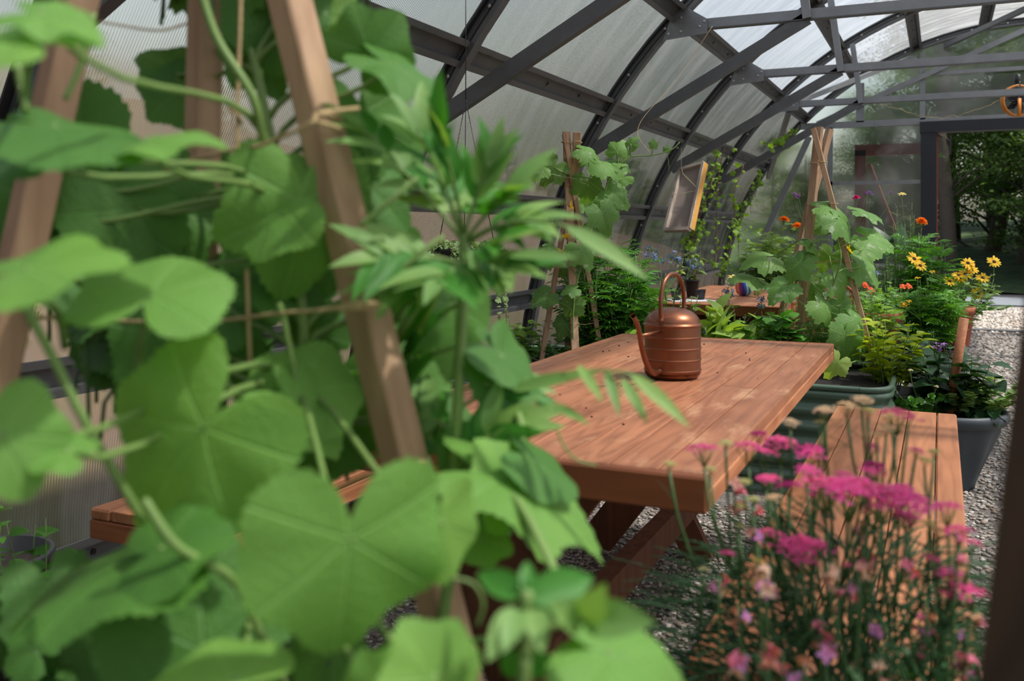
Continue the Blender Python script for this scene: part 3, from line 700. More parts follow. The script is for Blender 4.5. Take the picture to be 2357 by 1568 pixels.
def fl_pom(R, petals=70, seed=0, a='orange', flat=.55):
    r = np.random.default_rng(seed); g = MB(); T = strip(lambda t: .34*math.sin(PI*min(.98, t*.8+.1)), 2, .3, .3)
    for i in range(petals):
        t = i/petals; ph = 2.4*i; el = (1-t)*1.45+.05
        x = np.array([math.cos(ph)*math.cos(el), math.sin(ph)*math.cos(el), math.sin(el)*flat*1.3]); g.leaf(T, np.array([math.cos(ph), math.sin(ph), 0])*R*.12*t+UP*R*.22*(1-t), x, np.array([-x[0], -x[1], 1.3]), R*(.62+.38*t)*r.uniform(.85, 1.1))
    g.lathe([(.0, -R*1.1), (R*.16, -R*.95), (R*.3, -R*.3), (R*.28, 0)], (0, 0, 0), 8, mi=1)
    return g.mesh('pom_head', [M[a], M['stem']])
DISC = {}
def fl_daisy(R, n, a, disc, seed=0, w_=.2, dr=.3, dh=.25, droop=.15):
    r = np.random.default_rng(seed); g = MB(); T = strip(lambda t: w_*(math.sin(PI*min(.97, t*.85+.07)))**.7, 3, .2, droop)
    for i in range(n):
        ph = 2*PI*i/n+r.normal()*.06; x = np.array([math.cos(ph), math.sin(ph), r.normal()*.12+.05]); g.leaf(T, x*R*.15, x, UP, R*r.uniform(.82, 1))
    pr = [(R*dr*math.cos(q), R*dh*math.sin(q)) for q in np.linspace(0, PI/2, 6)]; DISC_PR = pr
    g.lathe([(.0, -R*.35), (R*.12, -R*.25), (R*.3, -.001)], (0, 0, 0), 8, mi=2)
    me = g.mesh('daisy_head', [M[a], M[disc], M['stem']]); DISC[me.name] = MB().lathe(pr, (0, 0, 0), 12).mesh('flower_disc', M[disc]); return me
FM['orange'] = [fl_pom(.034, seed=1)]; FM['yellow_pom'] = [fl_pom(.026, 50, 2, 'yellow')]; FM['pinkz'] = [fl_pom(.022, 40, 3, 'magenta')]
FM['rudbeckia'] = [fl_daisy(.042, 13, 'yellow', 'disc_brown', i) for i in (1, 2)]
FM['cream_daisy'] = [fl_daisy(.028, 12, 'cream', 'yellow', 4)]
FM['viola'] = [fl_daisy(.018, 5, 'yellow', 'orange', 5, w_=.5, dr=.15)]; FM['viola_orange'] = [fl_daisy(.022, 5, 'orange', 'disc_brown', 6, w_=.5, dr=.15)]
FM['nasturtium'] = [fl_daisy(.022, 5, 'red_orange', 'yellow', 7, w_=.5, dr=.2)]
FM['borage'] = [fl_daisy(.016, 5, 'blue', 'white', 8, w_=.28, dr=.22)]
FM['squash_flower'] = [fl_daisy(.026, 5, 'yellow', 'orange', 9, w_=.42, dr=.25, droop=-.35)]
FM['clover'] = [fl_umbel(26, .014, .005, seed=21, dome=1.0).mesh('clover_head', [M['white'], M['cream'], M['stem']])]
FM['lobelia'] = [fl_daisy(.014, 5, 'purple', 'white', 10, w_=.4, dr=.2)]
def flower(kind, t, P, n=(0, 0, 1), s=1., name='flower_head', stem_from=None, smat='stem', label=None):
    me = FM[kind][rng.integers(len(FM[kind]))]; x = nrm(np.cross(nrm(n), rdir()))
    o = link(name, me, t, M=frame_mat(P, x, n, s))
    if me.name in DISC: link('flower_disc', DISC[me.name], o, M=o.matrix_basis.copy())
    if label: o['label'] = label
    return o
def stalk(g, a, b, r=.002, bow=.15):
    a, b = np.asarray(a, float), np.asarray(b, float); L = np.linalg.norm(b-a)
    g.tube(bez(a, a+UP*L*.4+rdir()*L*bow*.3, b-UP*L*.3, b, 7), [r*1.2]*3+[r]*4, 5)
# ---- trellises
def trellis(label, feet, tops, w_=.038, mat='stake', rings=(), group=None):
    c = np.mean(feet, 0); t = thing('trellis', (c[0], c[1], feet[0][2]), label, 'trellis', group)
    for a, b in zip(feet, tops):
        a, b = np.asarray(a), np.asarray(b); out = np.array([a[0]-c[0], a[1]-c[1], 0]); g = MB().beam(a, b, w_, w_*.62, up=nrm(out+RT*.01), bev=.002)
        g.build('stake', M[mat], t, False)
    def pt(i, z):
        a, b = np.asarray(feet[i]), np.asarray(tops[i]); return a+(b-a)*(z-a[2])/(b[2]-a[2])
    for z in rings:
        g = MB(); n = len(feet)
        for i in range(n):
            a = pt(i, z+rnd(-.01, .01)); b = pt((i+1) % n, z+rnd(-.02, .02)); o1 = nrm(a-c)*w_*.55*np.array([1, 1, 0]); o2 = nrm(b-c)*w_*.55*np.array([1, 1, 0])
            g.tube([a+o1, (a+b)/2+o1*.3-UP*.008, b+o2], .0016, 5)
            q = [pt(i, z+.003)+w_*.62*(math.cos(s)*RT+math.sin(s)*FW)+UP*rnd(-.002, .002) for s in np.linspace(0, 2*PI, 13)]; g.tube(q, .0016, 5)
        g.build('twine', M['twine'], t)
    return t
SOIL = .46
def tepee(c, ztop, label, spread=.26, seed=0, spin=0., n=4, rings=(1.5, 1.3, .95, .7)):
    feet = [np.array([c[0]+spread*math.cos(spin+2*PI*i/n), c[1]+spread*math.sin(spin+2*PI*i/n), SOIL-.03]) for i in range(n)]
    tops = [np.array([c[0]-.045*math.cos(spin+2*PI*i/n+.5), c[1]-.045*math.sin(spin+2*PI*i/n+.5), ztop+rnd(-.012, .012)]) for i in range(n)]
    return trellis(label, feet, tops, rings=rings)
tp1 = W(1316, 600, 4.7); tepee(tp1, 1.67, 'wooden stake tepee near the curved wall, carrying a yellow-flowered squash vine', .17, spin=.5, rings=(1.62, 1.4, 1.05, .72))
tp2 = W(1905, 600, 4.75)
feet = [W(1831, 830, 4.65), W(2022, 842, 4.62), W(1766, 830, 4.95)]
for f_ in feet: f_[2] = SOIL-.03
trellis('wooden stake tepee nearer the doorway, crossed at the top and carrying a broad-leaved vine', feet, [W(1885, 293, 4.78), W(1872, 296, 4.70), W(1910, 297, 4.86)], w_=.042, rings=(1.52, 1.31, 1.02, .72))
# ---- raised beds
k = N('green_corrugated_steel'); M['bed'] = k.done(k.P(col=k.mix(k.noise(k.obj(), 6, 4), srgb(74, 98, 80), srgb(96, 120, 100)), rough=.35, metal=.15))
k = N('potting_soil'); f_ = k.noise(k.obj(), 60, 5, .7); M['soil'] = k.done(k.P(col=k.ramp(f_, [(.35, srgb(18, 14, 12)), (.7, srgb(46, 36, 30))]), rough=.95, normal=k.bump(f_, 1., .01)))
tag(CRUMBS.build('dirt', M['soil']), 'tiny dark crumbs of soil scattered over the long table top', 'soil crumbs', kind='stuff')
def raised_bed(x0, x1, y0, y1, label, h=.5, r=.12):
    t = thing('raised_bed', ((x0+x1)/2, (y0+y1)/2, 0), label, 'raised bed', 'green corrugated raised beds')
    loop = []
    for cx_, cy_, a0 in ((x1-r, y0+r, -PI/2), (x1-r, y1-r, 0), (x0+r, y1-r, PI/2), (x0+r, y0+r, PI)):
        for q in range(6): loop.append((cx_, cy_, a0+PI/2*q/5))
    prof = [(.012*math.cos(z/.076*2*PI), z) for z in np.linspace(0, h-.02, 60)]
    V, n = [], len(loop)
    for off, z in prof:
        for (a, b, th) in loop: V.append((a+(r+off)*math.cos(th), b+(r+off)*math.sin(th), z))
    F = [(i*n+j, i*n+(j+1) % n, (i+1)*n+(j+1) % n, (i+1)*n+j) for i in range(len(prof)-1) for j in range(n)]
    MB().add(V, F).build('side_panel', M['bed'], t)
    g = MB(); P = [(a+r*math.cos(th), b+r*math.sin(th), h-.012) for a, b, th in loop]; P.append(P[0]); g.tube(P, .014, 6, cap=False); g.build('rim', M['bed'], t)
    g = MB(); V = [(a+(r-.01)*math.cos(th), b+(r-.01)*math.sin(th), h-.05) for a, b, th in loop]; V.append(((x0+x1)/2, (y0+y1)/2, h-.03)); g.add(V, [(j, (j+1) % n, n) for j in range(n)]); g.build('soil', M['soil'], t)
    return t
raised_bed(-2.2, -.2, 4.3, 5.12, 'green corrugated raised bed just behind the long table')
raised_bed(-.62, .12, 5.45, 7.3, 'green corrugated raised bed along the path, behind the dark urn')
raised_bed(-2.1, -.35, 7.9, 8.9, 'green corrugated raised bed beyond the small far table')
raised_bed(-1.25, -.42, .2, .98, 'green corrugated raised bed under the squash vines in front of the table')
raised_bed(-.28, .34, .55, 1.3, 'green corrugated raised bed holding the pink yarrow at the bench end')
# ---- squash vines: every leaf an own part
HQ = [cuc(9, 110, serr=.022, seed=s, fold=f, droop=d, lobe=.62, r0=.66, notch=.40) for s, f, d in ((21, .06, .18), (22, .15, .3), (23, -.06, .12))]
def mk(T, name, mat): return MB().add(*T).mesh(name, M[mat])
LM = [mk(T, 'vine_leaf', 'leaf_mid') for T in LQ]
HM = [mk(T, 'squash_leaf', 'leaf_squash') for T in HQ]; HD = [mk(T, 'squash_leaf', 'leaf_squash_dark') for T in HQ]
def vleaf(t, g, mesh, P, tip, nrm_, s, anchor=None, r=.0025):
    link('leaf', mesh, t, M=frame_mat(P, tip, nrm_, s))
    if anchor is not None:
        P = np.asarray(P); a = np.asarray(anchor); L = np.linalg.norm(P-a); g.tube(bez(a, a+UP*L*.25+(P-a)*.2, P-UP*L*.12+(a-P)*.25, P, 9), [r*1.25]*4+[r]*5, 6)
def sdir(ang, fwd=0.): # screen direction: 0 = right, 90 = down
    a = math.radians(ang); return nrm(RT*math.cos(a)-UP*math.sin(a)+FW*fwd)
def vine(label, spine_px, leaves, d, flowers=(), tend=(), meshes=None, group=None, r=.005, cat='plant', name='squash_vine'):
    """spine_px: [(px, py, depth)], leaves: [(px, py, radius_px, tip angle, tilt, dd)]"""
    P = [W(*p) for p in spine_px]; base = P[0]; t = thing(name, base, label, cat, group); g = MB(); sp = spline(P, 6); g.tube(sp, np.linspace(r, r*.6, len(sp)), 7)
    for L in leaves:
        px, py, R, ang, tilt, dd = L; p = W(px, py, d+dd); i = np.argmin(np.linalg.norm(sp-(p-UP*.06), axis=1)); s = R*(d+dd)/FPX
        n = nrm(-FW*tilt+UP*(1-tilt*.55)+RT*rnd(-.15, .25))
        vleaf(t, g, meshes[rng.integers(len(meshes))], p, sdir(ang, -.25*(1-tilt)+rnd(-.15, .15)), n, s, sp[i])
    for (px, py, dd) in flowers:
        flower('squash_flower', t, W(px, py, d+dd), sdir(-60+rnd(-40, 40), -.4), 1., name='flower')
    for q in tend:
        a, b = W(q[0], q[1], d), W(q[2], q[3], d); g.tube(bez(a, a+(b-a)*.3+UP*.05, b+UP*.06, b, 12), .0011, 4)
    g.build('stem', M['stem'], t); return t
vine('broad-leaved squash vine climbing the tepee by the curved wall, one shoot reaching right',
     [(1330, 850, 4.6), (1318, 760, 4.55), (1330, 640, 4.55), (1370, 540, 4.6), (1390, 450, 4.6), (1411, 395, 4.6), (1452, 362, 4.6), (1500, 358, 4.6), (1545, 345, 4.6), (1564, 328, 4.6)],
     [(1240, 385, 46, 165, .5, 0), (1275, 385, 50, 130, .8, .05), (1345, 345, 42, 20, .6, 0), (1352, 360, 40, 60, .5, .1), (1385, 380, 50, 20, .6, -.05), (1352, 425, 52, 90, .9, .05), (1412, 445, 52, 40, .8, 0), (1395, 470, 46, 100, .4, .1), (1385, 490, 56, 70, .75, -.08),
      (1421, 350, 38, -60, .8, 0), (1452, 332, 24, -50, .8, 0), (1406, 378, 36, -10, .5, 0), (1430, 378, 28, 30, .5, 0), (1505, 335, 16, -90, .9, 0), (1535, 345, 13, -80, .9, 0), (1340, 575, 54, 60, .7, -.1), (1272, 566, 22, 200, .4, 0), (1262, 585, 44, 150, .5, 0), (1320, 665, 30, 170, .5, -.1),
      (1256, 680, 46, 150, .6, 0), (1318, 700, 42, 110, .9, -.05), (1300, 745, 42, 120, .7, 0), (1311, 620, 40, 90, .9, .1), (1430, 410, 44, 150, .6, .15), (1370, 520, 44, 140, .6, .15), (1345, 470, 40, 180, .7, .2)],
     4.6, flowers=((1312, 474, 0), (1304, 548, 0), (1294, 582, 0)), tend=((1530, 350, 1540, 395), (1411, 395, 1440, 470)), meshes=LM)
vine('broad-leaved vine on the crossed stake tepee, leaves spotted with pale marks',
     [(1860, 860, 4.7), (1870, 760, 4.6), (1900, 700, 4.6), (1935, 600, 4.55), (1920, 540, 4.6), (1895, 545, 4.6), (1870, 560, 4.6)],
     [(1900, 478, 56, 10, .45, 0), (1985, 487, 56, 15, .3, 0), (1930, 510, 58, 50, .6, -.08), (2005, 548, 62, 20, .5, -.05), (1890, 515, 40, 170, .8, .1), (1868, 565, 34, 200, .6, 0), (1855, 585, 38, 150, .4, 0), (1840, 608, 50, 130, .6, -.05), (1980, 612, 60, 40, .5, 0),
      (1925, 645, 56, 60, .7, -.05), (1805, 662, 54, 140, .5, -.05), (1893, 705, 54, 50, .6, -.1), (1965, 735, 58, 50, .6, -.1), (1945, 770, 56, 90, .6, -.15), (1985, 575, 50, 10, .7, .15), (1955, 560, 40, 100, .8, .2), (1910, 590, 44, 120, .9, .2), (1870, 650, 44, 100, .9, .15), (1935, 700, 44, 60, .9, .15), (1765, 590, 66, 175, .35, .3), (1740, 640, 62, 190, .3, .3), (1960, 800, 40, 60, .7, 0)],
     4.65, flowers=((1952, 575, -.1),), tend=((1895, 560, 1885, 620), (1940, 600, 1990, 560)), meshes=LM)
t = thing('squash_vine', W(1915, 840, 4.2), 'single pale yellow-green squash leaf drooping over the raised bed rim', 'plant'); g = MB()
vleaf(t, g, mk(LQ[1], 'pale_leaf', 'leaf_lettuce'), W(1928, 835, 4.18), sdir(125), -FW+UP*.4, .085, W(1990, 850, 4.45)); g.build('stem', M['stem'], t)
# ---- bed behind the table, from the wall to the path
def B(px, d, z=SOIL): p = W(px, 600, d); p[2] = z; return p
bush('thyme', 'fine-leaved thyme with thin upright sprigs below the hanging basket', 'plant', B(1165, 4.85), 26, .26, .10, T_OV, .018, 22, 'leaf_basil', sr=.0012)
bush('basil', 'bright lime-green basil bush behind the left back corner of the table', 'plant', B(1235, 4.85), 12, .26, .17, T_OVW, .075, 9, 'leaf_basil')
bush('basil', 'darker green basil plant in front of the wall-side tepee foot', 'plant', B(1275, 4.7), 6, .17, .1, T_OVW, .07, 8, 'leaf_bean')
def heads(kind, pts, d, name='flower_head', tilt=.2, s=1.):
    def f(t, ps):
        g = MB()
        for q in pts:
            px, py = q[:2]; dd = q[2] if len(q) > 2 else 0; p = W(px, py, d+dd); i = min(range(len(ps)), key=lambda k_: np.linalg.norm((ps[k_][-1]-p)[:2])+abs(ps[k_][-1][2]-p[2])*.5)
            a = ps[i][3] if ps[i][-1][2] > p[2]-.1 else ps[i][-1]
            stalk(g, a, p-UP*.005, .0018); flower(kind, t, p, nrm(UP+rdir()*.25-FW*tilt), s*rnd(.9, 1.1), name)
        g.build('flower_stalk', M['stem'], t)
    return f
bush('marigold', 'large feathery marigold bush with yellow blooms beside the wall-side tepee', 'plant', B(1385, 4.85), 32, .72, .24, T_PINW, .15, 13, 'leaf_marigold', flowers=heads('yellow_pom', [(1341, 590, -.2), (1394, 569, -.1)], 4.85))
bush('marigold', 'flowerless feathery marigold standing between the tepee and the watering can', 'plant', B(1450, 4.8), 22, .6, .17, T_PINW, .14, 12, 'leaf_marigold')
bush('bean', 'low leafy bean plants at the table end between marigold and can', 'plant', B(1500, 4.65), 16, .26, .18, T_HEART, .06, 9, 'leaf_basil')
def borage_fl(pts, d):
    def f(t, ps):
        g = MB()
        for px, py in pts:
            c = W(px, py, d); i = min(range(len(ps)), key=lambda k_: np.linalg.norm(ps[k_][-1]-c)); stalk(g, ps[i][4], c, .0022)
            for q in range(6):
                p = c+rdir()*np.array([.035, .035, .025]); g.tube([c, (c+p)/2+UP*.01, p+UP*.004], .0011, 4); flower('borage', t, p, nrm(rdir()*.6-FW*.5-UP*.2), rnd(.8, 1.15), 'flower')
                gl = p+rdir()*.008; g.leaf(T_LAN, gl, rdir(), UP, .022)
        g.build('flower_stalk', M['leaf_grey'], t)
    return f
bush('borage', 'pale hairy borage with drooping blue star flowers above the watering can', 'plant', B(1540, 5.0), 10, .5, .16, T_OV, .075, 6, 'leaf_grey', flowers=borage_fl([(1500, 580), (1516, 592), (1545, 600), (1560, 588), (1572, 598), (1590, 605)], 5.0), sr=.004)
bush('borage', 'borage sprig with blue flowers over the far table edge by the bowl', 'plant', B(1690, 4.9), 7, .36, .12, T_OV, .07, 6, 'leaf_grey', flowers=borage_fl([(1676, 662), (1668, 682), (1752, 698)], 4.9), sr=.004)
bush('lettuce', 'pale ribbed lettuce gone tall right behind the watering can handle', 'plant', B(1635, 4.7), 9, .34, .12, T_OV, .16, 9, 'leaf_lettuce', up=1.6, sr=.006)
bush('lettuce', 'pale broad-leaved lettuce rosette low behind the table edge', 'plant', B(1690, 4.6), 7, .22, .12, T_OVW, .14, 8, 'leaf_lettuce', up=1.2, sr=.006)
bush('bean', 'heart-leaved climbing bean low behind the table middle', 'plant', B(1740, 4.7), 14, .34, .14, T_HEART, .065, 9, 'leaf_basil')
bush('bean', 'deep green bean plant with large leaves left of the crossed tepee', 'plant', B(1790, 4.6), 12, .4, .14, T_HEART, .09, 9, 'leaf_bean', up=.1)
bush('marigold', 'dark marigold foliage filling the foot of the crossed tepee', 'plant', B(1910, 4.9), 26, .46, .2, T_PIN, .12, 12, 'leaf_marigold')
bush('basil', 'lime-green leafy herb at the right foot of the crossed tepee', 'plant', B(2010, 4.95), 14, .42, .15, T_OVW, .085, 9, 'leaf_basil')
# chair with pierced metal back behind the tepee
M['terracotta_metal'] = m_plain('orange_painted_metal', srgb(196, 106, 74), .5)
t = thing('garden_chair', W(1890, 700, 5.35)*np.array([1, 1, 0]), 'orange pierced metal garden chair showing through the vine leaves', 'chair')
c = W(1890, 700, 5.35); c[2] = 0; g = MB(); xs_, zs_ = np.linspace(-.17, .17, 9), np.linspace(.5, .84, 9)
for i in range(9):
    g.beam(c+RT*xs_[i]+UP*.5, c+RT*xs_[i]+UP*.84, .012, .006, up=FW)
    g.beam(c+RT*-.17+UP*zs_[i], c+RT*.17+UP*zs_[i], .012, .006, up=FW)
    if i < 8:
        g.beam(c+RT*xs_[i]+UP*.5, c+RT*xs_[i+1]+UP*.84, .008, .004, up=FW)
g.tube([c+RT*-.19+UP*.42, c+RT*-.19+UP*.82, c+RT*-.12+UP*.88, c+RT*.12+UP*.88, c+RT*.19+UP*.82, c+RT*.19+UP*.42], .011, 8); g.build('backrest', M['terracotta_metal'], t, False)
g = MB(); g.box(c+FW*.2+UP*.43, (.38, .38, .02), R=np.stack([RT, FW, UP], 1)); g.build('seat', M['terracotta_metal'], t, False)
for a in (-.18, .18):
    for b in (0, .38): MB().tube([c+RT*a+FW*b+UP*.43, c+RT*a*1.1+FW*b*1.05], .011, 8).build('leg', M['terracotta_metal'], t)
# ---- pots on the far table
def pot(label, c, r, h, mat='black_plastic', cat='plant pot', soil=True, taper=.72, name='plant_pot', lip=.08, seg=28, group=None, square=False):
    t = thing(name, c, label, cat, group); g = MB(); sg = 4 if square else seg; a0 = PI/4+YAW if square else 0; k2 = 1.3 if square else 1
    r = r*k2
    g.lathe([(0, .002), (r*taper*.97, .002), (r*taper, .006), (r*.965, h*(1-lip)), (r*1.04, h*(1-lip)), (r*1.05, h*.99), (r*1.02, h), (r*.96, h), (r*.93, h*.8), (0, h*.8)], c, sg, ang0=a0)
    g.build('pot_body', M[mat], t, not square)
    if soil: MB().lathe([(0, h*.88), (r*.955, h*.86)], c, sg, ang0=a0).build('soil', M['soil'], t)
    return t
c1 = W(1556, 690, 5.55); c1[2] = .764; pot('small black square seedling pot at the front left of the far table', c1, .032, .07, square=True)
bush('seedling', 'leggy seedling with yellowing leaves in the front small black pot', 'plant', c1+UP*.062, 2, .2, .04, T_OV, .06, 4, 'leaf_lettuce', 'stem_brown', t0=.4, up=-.3)
c2 = W(1593, 690, 5.75); c2[2] = .764; pot('taller round black pot in the middle of the far table pots', c2, .045, .11)
bush('seedling', 'drooping borage-like plant growing in the taller round black pot', 'plant', c2+UP*.095, 6, .24, .07, T_OV, .07, 6, 'leaf_grey', up=-.2, flowers=borage_fl([(1584, 605), (1600, 612)], 5.75))
c3 = W(1613, 688, 5.6); c3[2] = .764; pot('small black pot nearest the paper edge on the far table', c3, .03, .06)
g = MB(); cc = W(1590, 693, 5.55); g.box((cc[0], cc[1], .7625), (.26, .19, .002), R=np.stack([nrm(RT+FW*.15), nrm(FW-RT*.15), UP], 1)); M['paper'] = m_plain('white_paper', (.75, .76, .8), .8); tag(g.build('paper_sheet', M['paper'], smooth=False), 'white paper sheet lying under the black pots on the far table', 'paper')
# striped bowl with a cut, wavy rim
k = N('rainbow_glaze'); x = k.n('SeparateXYZ', {0: k.n('TexCoord').outputs['UV']}); cr = k.n('ValToRGB'); k.set(cr.inputs[0], k.math('FRACT', k.math('ADD', x.outputs[0], k.math('MULTIPLY', x.outputs[1], .08)))); cr.color_ramp.interpolation = 'CONSTANT'
cols = [(205, 60, 60), (226, 108, 70), (236, 180, 190), (200, 70, 110), (120, 60, 150), (50, 60, 170), (60, 110, 200), (180, 215, 235), (40, 120, 170), (70, 160, 170), (200, 225, 215), (60, 150, 110), (230, 200, 90)]
while len(cr.color_ramp.elements) < len(cols): cr.color_ramp.elements.new(.5)
for i, cc_ in enumerate(cols): cr.color_ramp.elements[i].position = i/len(cols); cr.color_ramp.elements[i].color = (*srgb(*cc_), 1)
M['rainbow'] = k.done(k.P(col=cr.outputs[0], rough=.15))
cb = W(1713, 683, 5.95); cb[2] = .762; t = thing('bowl', cb, 'rainbow-striped glazed bowl with a wavy cut rim on the far table', 'bowl')
g = MB(); sg = 48; V, UVb = [], []
prof = [(.012, 0), (.028, .002), (.048, .018), (.056, .045), (.055, .068), (.050, .088), (.046, .10)]
prof2 = prof+[(r-.004, z) for r, z in prof[::-1][:-1]]
for (r, z) in prof2:
    for j in range(sg+1):
        th = 2*PI*j/sg; zz = z*(1+.13*math.sin(3*th+.6)*(z/.1)**3); V.append(cb+np.array([r*math.cos(th), r*math.sin(th), zz])); UVb.append((th/(PI)+.86, z*8))
n = sg+1; F = [(i*n+j, i*n+j+1, (i+1)*n+j+1, (i+1)*n+j) for i in range(len(prof2)-1) for j in range(sg)]+[tuple(range(sg))[::-1]]
g.add(V, F, UVb).build('vessel', M['rainbow'], t)
bush('daisy_sprig', 'sprig of cream daisies leaning over the left rim of the striped bowl', 'flowers', cb+UP*.05-RT*.02, 3, .06, .03, T_OV, .03, 3, 'leaf_basil', flowers=heads('cream_daisy', [(1692, 642), (1700, 646), (1686, 637)], 5.9))
bush('daisy_sprig', 'cluster of small white daisies beside the right of the striped bowl', 'flowers', W(1745, 690, 5.85)*np.array([1, 1, 0])+UP*.765, 3, .05, .03, T_OV, .04, 4, 'leaf_basil', flowers=heads('cream_daisy', [(1737, 654), (1744, 657), (1750, 661), (1741, 660)], 5.85, s=.8))
# ---- hung picture, seen from the back
M['canvas'] = m_plain('raw_canvas_back', srgb(186, 170, 160), .9, var=.08, scale=60); M['pine'] = m_wood('pale_stretcher_wood', srgb(214, 200, 186), srgb(180, 160, 142), axis=2); M['gilt'] = m_plain('yellow_ochre_edge', srgb(206, 150, 60), .6)
TL, TR_, BR, BL = W(1566, 391, 8.0), W(1620, 376, 7.75), W(1588, 528, 7.35), W(1532, 530, 7.6)
t = thing('picture_frame', BL, 'canvas picture hung face away from its wire on the curved rib', 'picture'); nn = nrm(np.cross(TR_-TL, BL-TL)); nn = nn if np.dot(nn, FW) > 0 else -nn
g = MB(); g.add([TL+nn*.012, TR_+nn*.012, BR+nn*.012, BL+nn*.012, TL+nn*.02, TR_+nn*.02, BR+nn*.02, BL+nn*.02], [(0, 1, 2, 3), (7, 6, 5, 4)]); g.build('canvas', M['canvas'], t, False)
g = MB()
for a, b in ((TL, TR_), (TR_, BR), (BR, BL), (BL, TL)): g.beam(a, b, .03, .034, up=nn)
g.build('stretcher_bars', M['pine'], t, False); MB().beam(TR_+RT*.018, BR+RT*.018, .01, .045, up=nn).build('painted_edge', M['gilt'], t, False)
g = MB(); k1 = W(1577, 404, 7.85)-nn*.03; g.tube([TL*.55+BL*.45-nn*.02, TR_*.55+BR*.45-nn*.02], .002, 5); g.tube([k1, TR_*.6+BR*.4-nn*.02], .002, 5); g.tube([k1, W(1572, 385, 7.95)-nn*.02, UZ(1568, 340, 8.0)], .002, 5); g.build('hanging_wire', M['white'], t)
# ---- hanging basket
cb = W(1072, 590, 3.7); t = thing('hanging_basket', cb-UP*.05, 'dark hanging basket of small-leaved trailing plants in front of the side wall', 'hanging basket')
MB().lathe([(0, -.10), (.07, -.09), (.11, -.04), (.13, .02), (.135, .03), (.125, .03), (0, .01)], cb, 28).build('basket', M['black_plastic'], t)
hk = cb+np.array([0, 0, .62]); g = MB()
for a in range(3): g.tube([cb+np.array([.13*math.cos(a*2.1), .13*math.sin(a*2.1), .03]), hk], .0018, 5)
g.tube([hk, np.array([CX-math.cos(math.radians(22))*RAD, cb[1], 1.33+.0])*0+hk+UP*.5], .002, 5); g.build('chain', M['black_plastic'], t)
gs, gf = MB(), MB()
for i in range(34):
    a = rng.uniform(0, 6.28); o = np.array([math.cos(a), math.sin(a), 0]); L = rnd(.05, .18) if i < 26 else rnd(.3, .6); e = cb+o*rnd(.14, .2)-UP*L+UP*.04
    P = bez(cb+o*.05+UP*.02, cb+o*.12+UP*rnd(.06, .12), cb+o*.19+UP*.0, e, 12); gs.tube(P, .0012, 4)
    for q in np.linspace(.15, 1, int(9+L*46)):
        p, d_ = at_path(P, q); gf.leaf(T_IVY, p, rdir()*.8+o*.4, UP*.6+rdir()*.6-FW*.5, rnd(.010, .019))
gs.build('stem', M['stem_brown'], t); gf.build('foliage', M['leaf_grey'], t)
# black hose and tub behind the table
P = [W(1088, 690, 3.75), W(1088, 740, 3.9), W(1110, 775, 4.0), W(1150, 800, 4.15), W(1200, 815, 4.3), W(1235, 830, 4.42)]
tag(MB().tube(spline([cb-UP*.05]+P, 6), .005, 8).build('irrigation_tube', M['black_plastic']), 'thin black irrigation tube curving down by the side wall', 'tube')
c = W(1068, 870, 4.0); c[2] = 0; c = c-RT*.02
t = pot('large round black tub standing behind the table by the side wall', c, .19, .56, soil=True, taper=.8)
# ---- dark urn with its plants and pole
k = N('dark_urn'); M['urn'] = k.done(k.P(col=k.mix(k.noise(k.obj(), 5, 4), srgb(58, 66, 72), srgb(76, 84, 90)), rough=.5))
cu = W(2185, 1100, 4.3); cu[2] = 0; t = thing('plant_pot', cu, 'large dark slate-coloured urn with a scalloped body beyond the bench end', 'plant pot', None)
wob = lambda th, z: 1+(.035*math.sin(9*th+z*9) if .04 < z < .28 else 0)
MB().lathe([(0, .0), (.105, .0), (.11, .03), (.135, .10), (.172, .19), (.205, .27), (.212, .295), (.222, .30), (.235, .305), (.248, .325), (.25, .345), (.242, .36), (.222, .358), (.212, .33), (0, .33)], cu, 90, wob=wob).build('pot_body', M['urn'], t)
MB().lathe([(0, .338), (.215, .332)], cu, 24).build('soil', M['soil'], t)
a, b = W(2184, 952, 4.25), W(2219, 733, 4.22); t = thing('wooden_pole', a, 'round reddish wooden pole leaning upright in the dark urn', 'pole'); MB().tube([a, b], .0205, 20).build('shaft', M['bench'], t); MB().tube([a-(b-a)*.2, a], .016, 14).build('dark_tip', M['black_plastic'], t)
us = cu+UP*.34
bush('hydrangea', 'dark quilted broad-leaved plant filling the urn under the wooden pole', 'plant', us+RT*.0, 15, .32, .2, T_OVW, .12, 8, 'leaf_dark', 'stem_dark', up=.2, sizetop=.8, flowers=heads('lobelia', [(2155, 790), (2160, 796), (2166, 800), (2172, 792), (2163, 805), (2178, 798), (2150, 798)], 4.3, 'flower'))
bush('ivy', 'green ivy with cream-edged leaves spilling over the right rim of the urn', 'plant', us+RT*.10-FW*.02, 18, .19, .24, T_IVY, .045, 14, 'leaf_pale', up=.2, lean=(.08, 0))
bush('hydrangea', 'single dark quilted sprig drooping over the front rim of the urn', 'plant', us+RT*.08-FW*.16, 3, .06, .08, T_OVW, .10, 4, 'leaf_dark', 'stem_dark', up=-.2)
